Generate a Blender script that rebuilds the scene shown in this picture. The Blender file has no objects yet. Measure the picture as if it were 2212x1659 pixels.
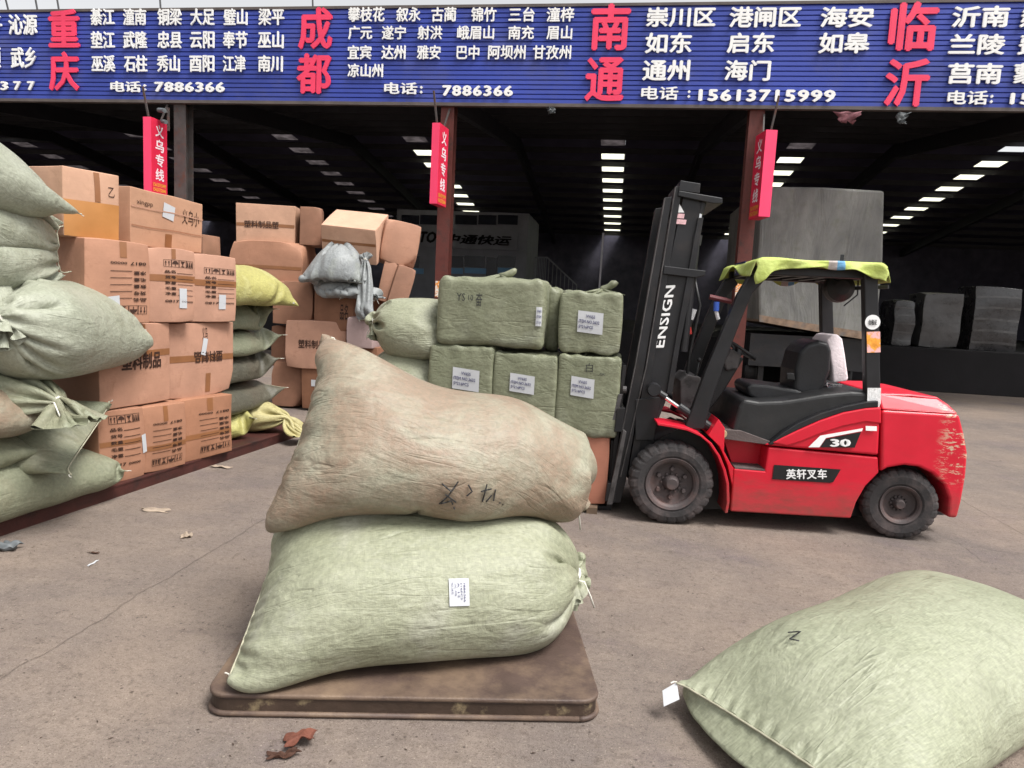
import bpy, bmesh, math, random
import numpy as np
from mathutils import Vector, Matrix

# ------------------------------------------------------------------ camera, sky, sun, exposure
W, H, F = 2212.0, 1659.0, 1500.0                      # photograph grid used for measuring, and its focal length in it
YAW, PITCH, ROLL, CH = math.radians(8.2), math.radians(6.65), math.radians(2.9), 1.75
def _basis():
    fw = np.array([-math.sin(YAW)*math.cos(PITCH), math.cos(YAW)*math.cos(PITCH), -math.sin(PITCH)])
    r0 = np.array([math.cos(YAW), math.sin(YAW), 0.0]); u0 = np.cross(r0, fw)
    return r0*math.cos(ROLL)+u0*math.sin(ROLL), u0*math.cos(ROLL)-r0*math.sin(ROLL), fw
RT, UP, FW = _basis()
CAM = np.array([0, 0, CH])
sc = bpy.context.scene
COL = sc.collection
cd = bpy.data.cameras.new('camera'); cam = bpy.data.objects.new('camera', cd); COL.objects.link(cam)
cd.sensor_width = 36.0; cd.lens = 36.0*F/W; cd.clip_start = 0.05; cd.clip_end = 3000
cam.matrix_world = Matrix(((RT[0], UP[0], -FW[0], 0), (RT[1], UP[1], -FW[1], 0), (RT[2], UP[2], -FW[2], CH), (0, 0, 0, 1)))
sc.camera = cam

SUN_EL, SUN_AZ = math.radians(60), math.radians(118)   # high, from the open yard on the right and a little behind the camera
wd = bpy.data.worlds.new('World'); sc.world = wd; wd.use_nodes = True
nt = wd.node_tree; nt.nodes.clear()
sky = nt.nodes.new('ShaderNodeTexSky'); sky.sky_type = 'NISHITA'; sky.sun_disc = False
sky.sun_elevation = SUN_EL; sky.sun_rotation = SUN_AZ; sky.air_density = 1.0; sky.dust_density = 4.0; sky.ozone_density = 1.0
hs = nt.nodes.new('ShaderNodeHueSaturation'); hs.inputs['Saturation'].default_value = 0.08; hs.inputs['Value'].default_value = 1.0
bg = nt.nodes.new('ShaderNodeBackground'); bg.inputs['Strength'].default_value = 0.085
wo = nt.nodes.new('ShaderNodeOutputWorld')
nt.links.new(sky.outputs[0], hs.inputs['Color']); nt.links.new(hs.outputs[0], bg.inputs[0]); nt.links.new(bg.outputs[0], wo.inputs[0])
sl = bpy.data.lights.new('sun', 'SUN'); sl.energy = 1.5; sl.angle = math.radians(22); sl.color = (1.0, 0.97, 0.92)
sun = bpy.data.objects.new('sun', sl); COL.objects.link(sun)
sd = Vector((math.sin(SUN_AZ)*math.cos(SUN_EL), math.cos(SUN_AZ)*math.cos(SUN_EL), math.sin(SUN_EL)))
sun.rotation_euler = sd.to_track_quat('Z', 'Y').to_euler(); sun.location = (0, 0, 30)
sc.view_settings.view_transform = 'Standard'; sc.view_settings.look = 'None'
sc.view_settings.exposure = 1.5; sc.view_settings.gamma = 1.0
try: sc.view_settings.use_curve_mapping = False
except Exception: pass

# ------------------------------------------------------------------ measuring helpers (photo point -> place)
def ray(x, y): return RT*((x-W/2)/F)+UP*(-(y-H/2)/F)+FW
def onz(x, y, z=0.0):
    d = ray(x, y); return CAM+d*((z-CH)/d[2])
def ony(x, y, Y):
    d = ray(x, y); return CAM+d*(Y/d[1])
def onx(x, y, X):
    d = ray(x, y); return CAM+d*(X/d[0])

# ------------------------------------------------------------------ materials
def S(r, g, b, k=1.0):
    f = lambda c: (c/12.92 if c <= 0.04045 else ((c+0.055)/1.055)**2.4)
    return tuple(min(1.0, f(c/255.0)*k) for c in (r, g, b))
MATS = {}
class NT:
    def __init__(s, name):
        s.m = bpy.data.materials.new(name); s.m.use_nodes = True; s.t = s.m.node_tree
        s.b = s.t.nodes['Principled BSDF']; s.x = None
    def n(s, typ, **kw):
        o = s.t.nodes.new(typ)
        for k, v in kw.items(): setattr(o, k, v)
        return o
    def l(s, a, b): s.t.links.new(a, b)
    def coord(s, kind='Object', scale=(1, 1, 1), rot=(0, 0, 0)):
        tc = s.n('ShaderNodeTexCoord'); mp = s.n('ShaderNodeMapping')
        mp.inputs['Scale'].default_value = scale; mp.inputs['Rotation'].default_value = rot
        s.l(tc.outputs[kind], mp.inputs[0]); return mp.outputs[0]
    def noise(s, co, scale, detail=4, rough=0.55, dist=0.0):
        o = s.n('ShaderNodeTexNoise'); o.inputs['Scale'].default_value = scale; o.inputs['Detail'].default_value = detail
        o.inputs['Roughness'].default_value = rough; o.inputs['Distortion'].default_value = dist
        s.l(co, o.inputs['Vector']); return o.outputs['Fac']
    def ramp(s, fac, lo, hi, a=0.0, b=1.0):
        o = s.n('ShaderNodeMapRange'); o.inputs[1].default_value = lo; o.inputs[2].default_value = hi
        o.inputs[3].default_value = a; o.inputs[4].default_value = b
        s.l(fac, o.inputs[0]); return o.outputs[0]
    def mix(s, fac, a, b, mode='MIX'):
        o = s.n('ShaderNodeMix', data_type='RGBA', blend_type=mode)
        if isinstance(fac, (int, float)): o.inputs[0].default_value = fac
        else: s.l(fac, o.inputs[0])
        for v, i in ((a, 6), (b, 7)):
            if isinstance(v, tuple): o.inputs[i].default_value = (v[0], v[1], v[2], 1)
            else: s.l(v, o.inputs[i])
        return o.outputs[2]
    def math(s, op, a, b):
        o = s.n('ShaderNodeMath', operation=op)
        for v, i in ((a, 0), (b, 1)):
            if isinstance(v, (int, float)): o.inputs[i].default_value = v
            else: s.l(v, o.inputs[i])
        return o.outputs[0]
    def color(s, c):
        if isinstance(c, tuple): s.b.inputs['Base Color'].default_value = (c[0], c[1], c[2], 1)
        else: s.l(c, s.b.inputs['Base Color'])
    def bump(s, h, strength=0.3, dist=0.01, prev=None):
        o = s.n('ShaderNodeBump'); o.inputs['Strength'].default_value = strength; o.inputs['Distance'].default_value = dist
        s.l(h, o.inputs['Height'])
        if prev is not None: s.l(prev, o.inputs['Normal'])
        s.l(o.outputs[0], s.b.inputs['Normal']); return o.outputs[0]
    def rough(s, v):
        if isinstance(v, (int, float)): s.b.inputs['Roughness'].default_value = v
        else: s.l(v, s.b.inputs['Roughness'])
    def spec(s, v): s.b.inputs['Specular IOR Level'].default_value = v

def plain(name, c, rough=0.6, var=0.12, scale=6.0, bump=0.0, metallic=0.0, spec=0.4, dirt=None, dirt_scale=2.5, dirt_lo=0.5, dirt_hi=0.75, bscale=None):
    if name in MATS: return MATS[name]
    s = NT(name); co = s.coord()
    n1 = s.noise(co, scale, 5)
    lo = tuple(x*(1-var) for x in c); hi = tuple(min(1, x*(1+var)) for x in c)
    col = s.mix(s.ramp(n1, 0.3, 0.7), lo, hi)
    if dirt is not None:
        n2 = s.noise(co, dirt_scale, 7, 0.65)
        col = s.mix(s.ramp(n2, dirt_lo, dirt_hi), col, dirt)
    s.color(col); s.rough(s.ramp(n1, 0.2, 0.8, max(0, rough-0.08), min(1, rough+0.08)))
    s.b.inputs['Metallic'].default_value = metallic; s.spec(spec)
    if bump: s.bump(s.noise(co, bscale or scale*6, 4), bump, 0.01)
    MATS[name] = s.m; return s.m

def sack_mat(name, c, c2, stain_sheen=None, streak=1.0, blotch=0.5, blotch_lo=0.52, blotch_hi=0.72, weave=1.0, crease=1.0):
    if name in MATS: return MATS[name]
    s = NT(name); uv = s.coord('UV'); co = s.coord()
    ux = s.coord('UV', (26, 210, 1)); uy = s.coord('UV', (210, 26, 1))
    st = s.noise(ux, 1.0, 3); st2 = s.noise(uy, 1.0, 3)
    fib = s.math('ADD', s.math('MULTIPLY', st, 0.6), s.math('MULTIPLY', st2, 0.4))
    big = s.noise(co, 2.2, 5, 0.6)
    col = s.mix(s.ramp(big, 0.35, 0.65), c, c2)
    col = s.mix(s.ramp(fib, 0.38, 0.62, 0.0, 0.60*streak), col, tuple(min(1, x*1.55) for x in c))
    if stain_sheen is not None:
        sn = s.noise(s.coord('Object', (1, 1, 1.4)), 2.1, 8, 0.62, 0.6)
        col = s.mix(s.ramp(sn, blotch_lo, blotch_hi, 0, blotch), col, stain_sheen)
    fine = s.noise(co, 46, 3)
    col = s.mix(s.ramp(fine, 0.40, 0.62, 0, 0.28), col, tuple(x*0.6 for x in c))
    s.color(col); s.rough(0.48); s.spec(0.4)
    wv = s.n('ShaderNodeTexChecker'); wv.inputs['Scale'].default_value = 330; s.l(uv, wv.inputs['Vector'])
    b1 = s.bump(s.math('ADD', fib, s.math('MULTIPLY', wv.outputs['Fac'], 0.12)), 0.24*weave, 0.010)
    wr = s.noise(s.coord('UV', (2.6, 7.0, 1)), 1.6, 5, 0.6, 1.2)
    b2 = s.bump(wr, 0.28*crease, 0.05, b1)
    rn = s.noise(s.coord('UV', (0.55, 4.2, 1), (0, 0, .42)), 1.6, 2, 0.5, 1.1)
    rid = s.ramp(s.math('ABSOLUTE', s.math('SUBTRACT', rn, 0.5), 0.0), 0.0, 0.022)
    gate = s.ramp(s.noise(co, 3.4, 3, .5), .50, .60)
    rid = s.math('ADD', s.math('MULTIPLY', s.math('SUBTRACT', rid, 1.0), gate), 1.0)
    b2 = s.bump(rid, 0.26*crease, 0.022, b2)
    dn = s.noise(co, 7.5, 4, 0.5)
    s.bump(dn, 0.35*crease, 0.05, b2)
    MATS[name] = s.m; return s.m

def card_mat(name, c, dk=0.8):
    if name in MATS: return MATS[name]
    s = NT(name); co = s.coord()
    big = s.noise(co, 3.0, 6, 0.6)
    col = s.mix(s.ramp(big, 0.3, 0.7), tuple(x*dk for x in c), tuple(min(1, x*1.12) for x in c))
    fl = s.noise(s.coord('Object', (1.0, 1.0, 60)), 2.0, 2)
    col = s.mix(s.ramp(fl, 0.35, 0.65, 0, 0.10), col, tuple(x*0.72 for x in c))
    sc_ = s.noise(co, 9, 8, 0.7)
    col = s.mix(s.ramp(sc_, 0.60, 0.78, 0, 0.35), col, tuple(min(1, x*1.5+0.02) for x in c))
    oi = s.n('ShaderNodeObjectInfo')
    hv = s.n('ShaderNodeHueSaturation'); s.l(s.ramp(oi.outputs['Random'], 0, 1, .72, 1.12), hv.inputs['Value']); s.l(s.ramp(oi.outputs['Random'], 0, 1, 1.02, .82), hv.inputs['Saturation']); s.l(col, hv.inputs['Color'])
    col = s.mix(s.ramp(s.noise(co, 5.5, 9, .75, .5), .56, .74, 0, .5), hv.outputs[0], tuple(x*.5 for x in c))
    s.color(col); s.rough(0.7); s.spec(0.25)
    b = s.bump(fl, 0.08, 0.004)
    s.bump(s.noise(co, 6, 5, 0.6), 0.25, 0.02, b)
    MATS[name] = s.m; return s.m

# ------------------------------------------------------------------ mesh helpers
def tag(o, label=None, cat=None, group=None, kind=None):
    if label: o['label'] = label
    if cat: o['category'] = cat
    if group: o['group'] = group
    if kind: o['kind'] = kind
    return o
def link(name, me, mat, parent=None, loc=None):
    o = bpy.data.objects.new(name, me); COL.objects.link(o)
    if mat is not None:
        for m_ in (mat if isinstance(mat, (list, tuple)) else [mat]): me.materials.append(m_)
    if parent is not None: o.parent = parent
    if loc is not None: o.location = loc
    return o
def empty(name, loc, rz=0.0, rx=0.0, ry=0.0):
    o = bpy.data.objects.new(name, None); COL.objects.link(o); o.location = loc
    o.rotation_euler = (rx, ry, rz); o.empty_display_size = 0.1; return o
class MB:
    """collects shapes, then links them as ONE mesh object"""
    def __init__(s): s.v = []; s.f = []
    def add(s, v, f):
        k = len(s.v); s.v += [tuple(p) for p in v]; s.f += [tuple(i+k for i in q) for q in f]; return s
    def box(s, x0, x1, y0, y1, z0, z1, M=None):
        v = [Vector((x, y, z)) for x in (x0, x1) for y in (y0, y1) for z in (z0, z1)]
        if M is not None: v = [M @ p for p in v]
        return s.add(v, [(0, 1, 3, 2), (4, 6, 7, 5), (0, 4, 5, 1), (2, 3, 7, 6), (0, 2, 6, 4), (1, 5, 7, 3)])
    def prism(s, poly, y0, y1, axis='y', M=None):
        n = len(poly)
        if axis == 'y': v = [(p[0], y0, p[1]) for p in poly]+[(p[0], y1, p[1]) for p in poly]
        elif axis == 'x': v = [(y0, p[0], p[1]) for p in poly]+[(y1, p[0], p[1]) for p in poly]
        else: v = [(p[0], p[1], y0) for p in poly]+[(p[0], p[1], y1) for p in poly]
        v = [Vector(p) for p in v]
        if M is not None: v = [M @ p for p in v]
        f = [tuple(range(n)), tuple(range(2*n-1, n-1, -1))]+[(i, (i+1) % n, (i+1) % n+n, i+n) for i in range(n)]
        return s.add(v, f)
    def bar(s, a, b, w, h=None, up=(0, 0, 1)):
        h = h or w; a = Vector(a); b = Vector(b); d = (b-a).normalized(); u = Vector(up)
        if abs(d.dot(u)) > 0.98: u = Vector((0, 1, 0))
        x = d.cross(u).normalized(); y = x.cross(d)
        v = []
        for p in (a, b):
            for sx, sy in ((-1, -1), (1, -1), (1, 1), (-1, 1)): v.append(p+x*sx*w/2+y*sy*h/2)
        return s.add(v, [(3, 2, 1, 0), (4, 5, 6, 7), (0, 1, 5, 4), (1, 2, 6, 5), (2, 3, 7, 6), (3, 0, 4, 7)])
    def tube(s, pts, r, n=10, cap=True):
        pts = [Vector(p) for p in pts]; k = len(pts); rs = r if isinstance(r, (list, tuple)) else [r]*k
        v = []; pu = None
        for i, p in enumerate(pts):
            d = (pts[min(i+1, k-1)]-pts[max(i-1, 0)]).normalized()
            if pu is None: pu = d.orthogonal().normalized()
            else: pu = (pu-d*pu.dot(d)).normalized()
            w = d.cross(pu)
            for j in range(n):
                a = 2*math.pi*j/n; v.append(p+(pu*math.cos(a)+w*math.sin(a))*rs[i])
        f = [(i*n+j, i*n+(j+1) % n, (i+1)*n+(j+1) % n, (i+1)*n+j) for i in range(k-1) for j in range(n)]
        if cap: f += [tuple(range(n-1, -1, -1)), tuple(range((k-1)*n, k*n))]
        return s.add(v, f)
    def lathe(s, prof, cen, axis='y', n=40, a0=0.0, a1=2*math.pi):
        """prof: (radius, offset along the axis)"""
        full = abs(a1-a0-2*math.pi) < 1e-6; m = n if full else n+1
        v = []
        for i in range(m):
            a = a0+(a1-a0)*i/n
            for r, o in prof:
                c, q = r*math.cos(a), r*math.sin(a)
                v.append((cen[0]+c, cen[1]+o, cen[2]+q) if axis == 'y' else ((cen[0]+c, cen[1]+q, cen[2]+o) if axis == 'z' else (cen[0]+o, cen[1]+c, cen[2]+q)))
        k = len(prof)
        f = [(i*k+j, ((i+1) % m)*k+j, ((i+1) % m)*k+j+1, i*k+j+1) for i in range(n if full else n) for j in range(k-1)]
        return s.add(v, f)
    def grid(s, P):
        a, b = len(P), len(P[0]); v = [p for r in P for p in r]
        return s.add(v, [(i*b+j, (i+1)*b+j, (i+1)*b+j+1, i*b+j+1) for i in range(a-1) for j in range(b-1)])
    def build(s, name, mat, parent=None, loc=None, bevel=0.0, seg=2, smooth=False, origin=None, subsurf=0, solid=0.0, angle=35, weld=0.0):
        v = s.v
        if origin is not None: v = [(p[0]-origin[0], p[1]-origin[1], p[2]-origin[2]) for p in v]; loc = origin if loc is None else loc
        me = bpy.data.meshes.new(name); me.from_pydata([tuple(p) for p in v], [], s.f)
        bm = bmesh.new(); bm.from_mesh(me)
        if weld: bmesh.ops.remove_doubles(bm, verts=bm.verts, dist=weld)
        bmesh.ops.recalc_face_normals(bm, faces=bm.faces); bm.to_mesh(me); bm.free()
        o = link(name, me, mat, parent, loc)
        if smooth:
            me.polygons.foreach_set('use_smooth', [True]*len(me.polygons))
        if solid:
            q = o.modifiers.new('s', 'SOLIDIFY'); q.thickness = solid; q.offset = 0
        if bevel:
            q = o.modifiers.new('b', 'BEVEL'); q.width = bevel; q.segments = seg; q.limit_method = 'ANGLE'; q.angle_limit = math.radians(angle); q.harden_normals = False
        if subsurf:
            q = o.modifiers.new('ss', 'SUBSURF'); q.levels = subsurf; q.render_levels = subsurf
        return o

_txt = {}
def text_mesh(s, weight=0.0, extrude=0.0, shear=0.0, spacing=1.0, res=2):
    """the glyphs of s as plain vertices and faces in a unit box (x 0..1, y 0..1); heavy strokes are laid up from shifted copies"""
    key = (s, weight, extrude, shear, spacing)
    if key in _txt: return _txt[key]
    c = bpy.data.curves.new('lettering', 'FONT'); c.body = s; c.shear = shear
    c.space_character = spacing; c.resolution_u = res; c.fill_mode = 'FRONT'
    if extrude: c.extrude = extrude/2
    o = bpy.data.objects.new('lettering', c); COL.objects.link(o)
    dg = bpy.context.evaluated_depsgraph_get(); dg.update()
    me = bpy.data.meshes.new_from_object(o.evaluated_get(dg))
    n = len(me.vertices); v = np.empty(n*3); me.vertices.foreach_get('co', v); v = v.reshape(-1, 3)
    f = [tuple(p.vertices) for p in me.polygons]
    bpy.data.objects.remove(o); bpy.data.curves.remove(c); bpy.data.meshes.remove(me)
    if weight:
        vs, fs = [], []
        for k, (dx, dy) in enumerate(((0, 0), (-1, 0), (1, 0), (0, -.8), (0, .8))):
            fs += [tuple(i+k*n for i in q) for q in f]; vs.append(v+np.array([dx*weight, dy*weight, k*0.0008]))
        v = np.concatenate(vs); f = fs
    lo = v.min(0); hi = v.max(0); asp = (hi[0]-lo[0])/max(1e-6, hi[1]-lo[1])
    v[:, :2] = (v[:, :2]-lo[:2])/np.maximum(1e-6, (hi-lo)[:2])
    _txt[key] = (v, f, asp); return _txt[key]
def put_text(mb, s, fn, weight=0.0, extrude=0.0, shear=0.0, spacing=1.0):
    """fn maps the unit text box (u, v, w) to a place"""
    v, f, a = text_mesh(s, weight, extrude, shear, spacing)
    mb.add([fn(p[0], p[1], p[2]) for p in v], f); return mb
# ------------------------------------------------------------------ the yard, the dock, the hall
YF = 15.02
def ground():
    s = NT('yard_concrete'); co = s.coord()
    big = s.noise(co, 0.55, 6, 0.6, 0.4); mid = s.noise(co, 3.2, 7, 0.65); fine = s.noise(co, 55, 4, 0.7); grit = s.noise(co, 160, 2, 0.6)
    col = s.mix(s.ramp(big, 0.35, 0.62), S(168, 151, 138, .55), S(148, 136, 130, .51))
    col = s.mix(s.ramp(s.noise(co, 1.1, 5, 0.6), 0.55, 0.72, 0, 0.55), col, S(142, 128, 134, .49))
    col = s.mix(s.ramp(mid, 0.45, 0.75, 0, 0.45), col, S(190, 172, 156, .58))
    col = s.mix(s.ramp(s.noise(co, 17, 8, 0.8), 0.52, 0.68, 0, 0.7), col, S(110, 96, 86, .55))
    col = s.mix(s.ramp(grit, 0.56, 0.70, 0, 0.75), col, S(84, 72, 66, .42))
    col = s.mix(s.ramp(s.noise(co, 36, 7, .85), .50, .62, 0, .42), col, S(104, 90, 82, .48))
    pv = s.n('ShaderNodeTexVoronoi'); pv.inputs['Scale'].default_value = 26; s.l(co, pv.inputs['Vector'])
    pit = s.math('MULTIPLY', s.ramp(pv.outputs['Distance'], .10, .22, 1, 0), s.ramp(s.noise(co, 4.5, 4, .6), .5, .6))
    col = s.mix(s.math('MULTIPLY', pit, .7), col, S(78, 66, 60, .4))
    col = s.mix(s.ramp(s.noise(co, 90, 3, .6), 0.60, 0.70, 0, 0.5), col, S(214, 200, 180, .62))
    col = s.mix(s.ramp(s.noise(s.coord('Object', (1, 3.0, 1), (0, 0, .3)), 7, 8, 0.8), 0.55, 0.70, 0, 0.55), col, S(112, 98, 92, .48))
    sm = s.noise(s.coord('Object', (0.35, 2.6, 1), (0, 0, 0.25)), 2.0, 6, 0.65)      # tyre-polished streaks along the lane
    col = s.mix(s.ramp(sm, 0.55, 0.75, 0, 0.35), col, S(122, 108, 104, .55))
    v = s.n('ShaderNodeTexVoronoi', feature='DISTANCE_TO_EDGE'); v.inputs['Scale'].default_value = 0.8
    wob = s.n('ShaderNodeMix', data_type='VECTOR'); wob.inputs[0].default_value = 0.12
    nz = s.n('ShaderNodeTexNoise'); nz.inputs['Scale'].default_value = 3.0; nz.inputs['Detail'].default_value = 6
    s.l(co, nz.inputs['Vector']); s.l(co, wob.inputs[4]); s.l(nz.outputs['Color'], wob.inputs[5]); s.l(wob.outputs[1], v.inputs['Vector'])
    sx_ = s.n('ShaderNodeSeparateXYZ'); s.l(wob.outputs[1], sx_.inputs[0])
    def joint(o, at, w): return s.ramp(s.math('ABSOLUTE', s.math('SUBTRACT', sx_.outputs[o], at), 0.0), 0.0, w, 1, 0)
    crack = s.math('MULTIPLY', s.ramp(v.outputs['Distance'], 0.0, 0.004, 1, 0), s.ramp(s.noise(co, 1.3, 3), 0.55, 0.66))
    for o_, at in (('Y', 6.1), ('Y', 1.2), ('Y', 10.6), ('X', -2.2), ('X', 3.2), ('X', -7.4), ('X', 8.6)): crack = s.math('MAXIMUM', crack, s.math('MULTIPLY', joint(o_, at, .010), 0.55))
    col = s.mix(s.math('MULTIPLY', crack, 0.6), col, S(80, 68, 62, .4))
    s.color(col); s.rough(0.82); s.spec(0.25)
    b = s.bump(s.math('ADD', s.math('MULTIPLY', fine, 0.5), s.math('MULTIPLY', mid, 1.6)), 0.5, 0.02)
    b = s.bump(grit, 0.6, 0.008, b); s.bump(s.math('SUBTRACT', 1.0, crack), 0.4, 0.02, b)
    MATS['yard_concrete'] = s.m
    mb = MB(); R = 220
    mb.add([(-R, -R, 0), (R, -R, 0), (R, R, 0), (-R, R, 0)], [(0, 1, 2, 3)])
    tag(mb.build('ground', s.m), kind='structure')
ground()

M_dark = plain('shade_toned_concrete', S(92, 90, 104, .8), 0.9, 0.3, 2.0, 0.2)  # the hall's dimness is put into this dark wall colour
M_steel = plain('dark_steel', S(48, 47, 50, .7), 0.55, 0.3, 4.0, 0.0)
M_roof = plain('shade_toned_roof_sheet', S(90, 86, 108, .8), 0.8, 0.25, 1.2)  # roof underside coloured dark and bluish to carry the interior shade
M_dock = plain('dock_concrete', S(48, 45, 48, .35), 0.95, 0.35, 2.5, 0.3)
# inside floor: the loading dock the hall stands on
mb = MB(); mb.box(-60, 40, 19.4, 41.1, 0.0, 1.12)
tag(mb.build('loading_dock', M_dock, bevel=0.02), 'long dark concrete loading dock running along the inside of the hall', 'loading dock')

# hall: walls, roof slopes with purlins and translucent sheets
ZE, YR, ZR = 6.45, 25.4, 7.80
def roofz(y): return ZE+(ZR-ZE)*(y-YF)/(YR-YF) if y <= YR else ZR-0.12*(y-YR)
hall = empty('warehouse_hall', (-3.9, 41.0, 0)); tag(hall, 'dark open-fronted warehouse hall with rows of roof lights', 'warehouse')
def hpart(mb, name, mat, **k):
    o = mb.build(name, mat, None, **k); o.parent = hall; o.matrix_parent_inverse = Matrix.Translation((3.9, -41.0, 0)); return o
rows_x = [-26.0, -19.6, -13.2, -7.95, -0.53, 6.0, 12.85]
SKW = 0.445                                            # half width of a roof light
edges = [-60]
for x in rows_x: edges += [x-SKW, x+SKW]
edges += [40]
mb = MB()
for y0, y1 in ((YF+0.06, YR), (YR, 41.2)):
    for i in range(0, len(edges), 2):
        x0, x1 = edges[i], edges[i+1]
        mb.add([(x0, y0, roofz(y0)), (x1, y0, roofz(y0)), (x1, y1, roofz(y1)), (x0, y1, roofz(y1))], [(0, 1, 2, 3)])
        mb.add([(x0, y0, roofz(y0)+.06), (x1, y0, roofz(y0)+.06), (x1, y1, roofz(y1)+.06), (x0, y1, roofz(y1)+.06)], [(3, 2, 1, 0)])
purl = [16.3+1.5*k for k in range(17)]
for i in range(1, len(edges)-1, 2):                    # sheet strips over the purlins between two roof lights
    x0, x1 = edges[i], edges[i+1]
    for k, y in enumerate(purl):
        for dz in (0.0, 0.05):
            mb.add([(x0, y-.2, roofz(y-.2)+dz), (x1, y-.2, roofz(y-.2)+dz), (x1, y+.14, roofz(y+.14)+dz), (x0, y+.14, roofz(y+.14)+dz)], [(0, 1, 2, 3)])
hpart(mb, 'roof', M_roof)
mb = MB()
for y in purl: mb.box(-60, 40, y-0.03, y+0.03, roofz(y)-0.20, roofz(y)-0.004)
for x in (-28.9, -22.6, -16.4, -10.13, -3.87, 2.54, 8.8, 15.1):
    for ya, yb in ((YF+0.3, YR), (YR, 41.0)):
        mb.bar((x, ya, roofz(ya)-0.42), (x, yb, roofz(yb)-0.42), 0.18, 0.42)
o = hpart(mb, 'purlin', M_steel); o.name = 'roof_frame'
mb = MB(); mb.box(-60, 40, 41.2, 41.4, 0, 6.6); mb.box(-60.2, -60, YF, 41.4, 0, 8); mb.box(40, 40.2, YF, 41.4, 0, 8)
hpart(mb, 'wall', M_dark)
def glow_sheet(name, c, tr, k):
    s = NT(name); s.t.nodes.remove(s.b)
    t = s.n('ShaderNodeBsdfTranslucent'); d = s.n('ShaderNodeBsdfDiffuse'); mx = s.n('ShaderNodeMixShader')
    co = s.coord(); n1 = s.noise(co, 3, 5)
    col = s.mix(s.ramp(n1, 0.35, 0.7), tuple(x*k for x in c), c)
    s.l(col, t.inputs[0]); d.inputs[0].default_value = (*[x*0.5 for x in c], 1); mx.inputs[0].default_value = tr
    s.l(d.outputs[0], mx.inputs[1]); s.l(t.outputs[0], mx.inputs[2]); s.l(mx.outputs[0], s.t.nodes['Material Output'].inputs[0])
    return s.m
M_sky1 = glow_sheet('clear_roof_light_sheet', (0.97, 0.97, 0.86), 0.95, 0.9)
M_sky2 = glow_sheet('grimy_roof_light_sheet', (0.27, 0.25, 0.255), 0.9, 0.5)
for ri, x in enumerate(rows_x):
    for k, y in enumerate(purl[:-1]):
        y0, y1 = y+0.14, y+1.3
        if y0 < YR < y1: y1 = YR
        near = y < YR
        if near and ri in (0, 6): continue
        clear = ri >= 3 and not near
        m = M_sky1 if clear else M_sky2
        mb = MB(); e = 0.012
        mb.box(x-SKW+.004, x+SKW-.004, y0, y1, 0, 0.004, None)
        mb.v = [(p[0], p[1], roofz(p[1])+0.02+(p[2])) for p in mb.v]
        hpart(mb, 'roof_light', m)

# pillars
M_rust = plain('red_oxide_steel', S(112, 54, 46, .62), 0.55, 0.25, 5, 0.1, dirt=S(70, 50, 44, .5), dirt_scale=5)
M_grey = plain('grey_painted_steel', S(95, 88, 86, .6), 0.6, 0.3, 4, 0.1, dirt=S(120, 70, 50, .6), dirt_scale=6)
PX = ((-10.13, 'grey steel hall pillar rising behind the cartons on the left', M_grey), (-3.87, 'rust red steel hall pillar standing behind the stack of bales', M_rust),
      (2.54, 'rust red steel hall pillar standing behind the forklift', M_rust))
M_sticker = plain('peeling_orange_sticker', S(240, 150, 60, .8), 0.5, 0.5, 30, dirt=S(240, 235, 225, .8), dirt_scale=22, dirt_lo=.48, dirt_hi=.55)
for x, lab, m in PX:
    p = empty('steel_pillar', (x, YF+0.22, 0)); tag(p, lab, 'pillar', 'pillars along the hall front')
    mb = MB(); mb.box(-.145, .145, -.15, -.13, 0, 6.4); mb.box(-.145, .145, .13, .15, 0, 6.4); mb.box(-.01, .01, -.13, .13, 0, 6.4)
    mb.build('column', m, p)
    mb = MB(); mb.box(-.22, .22, -.22, .22, 0, .03); mb.build('base_plate', M_steel, p)
    if m is M_rust:
        mb = MB(); z = 1.95 if x > 0 else 1.8
        mb.box(-.125, .12, -.156, -.151, z, z+.62 if x > 0 else z+.35); mb.build('notice', M_sticker, p)

# fascia sign over the hall front
fas = empty('fascia_signboard', (-3.5, YF, 5.9)); tag(fas, 'long blue corrugated fascia board with red and white place names', 'signboard')
def fpart(mb, name, mat, **k):
    o = mb.build(name, mat, None, **k); o.parent = fas; o.matrix_parent_inverse = Matrix.Translation((3.5, -YF, -5.9)); return o
M_blue = plain('blue_sheet_steel', S(60, 78, 172, .8), 0.45, 0.16, 0.5, dirt=S(88, 96, 160, .75), dirt_scale=.8)
mb = MB(); prof = []
z = 5.93; n = 20; hgt = (7.84-5.93)/n
for i in range(n):
    za = z+i*hgt
    prof += [(YF, za), (YF, za+hgt-.026), (YF+.03, za+hgt-.019), (YF+.03, za+hgt-.007)]
prof += [(YF, 7.84), (YF+.08, 7.84), (YF+.08, 5.93)]
XL, XR = -26.0, 14.0
v = [(x, a, b) for x in (XL, XR) for a, b in prof]; k = len(prof)
mb.add(v, [(i, (i+1) % k, (i+1) % k+k, i+k) for i in range(k)]); fpart(mb, 'corrugated_panel', M_blue)
M_trim = plain('fascia_trim', S(110, 100, 96, .6), 0.6, 0.25, 3)
mb = MB(); mb.box(XL, XR, YF-.02, YF+.1, 5.86, 5.926); fpart(mb, 'bottom_trim', M_trim)
mb = MB(); mb.box(XL, XR, YF-.02, YF+.1, 7.844, 7.90); fpart(mb, 'top_trim', M_trim)
M_white = plain('white_letter_face', S(238, 238, 236, .95), 0.5, 0.04, 2)
M_pink = plain('red_letter_face', (0.78, 0.045, 0.115), 0.5, 0.08, 2)
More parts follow.
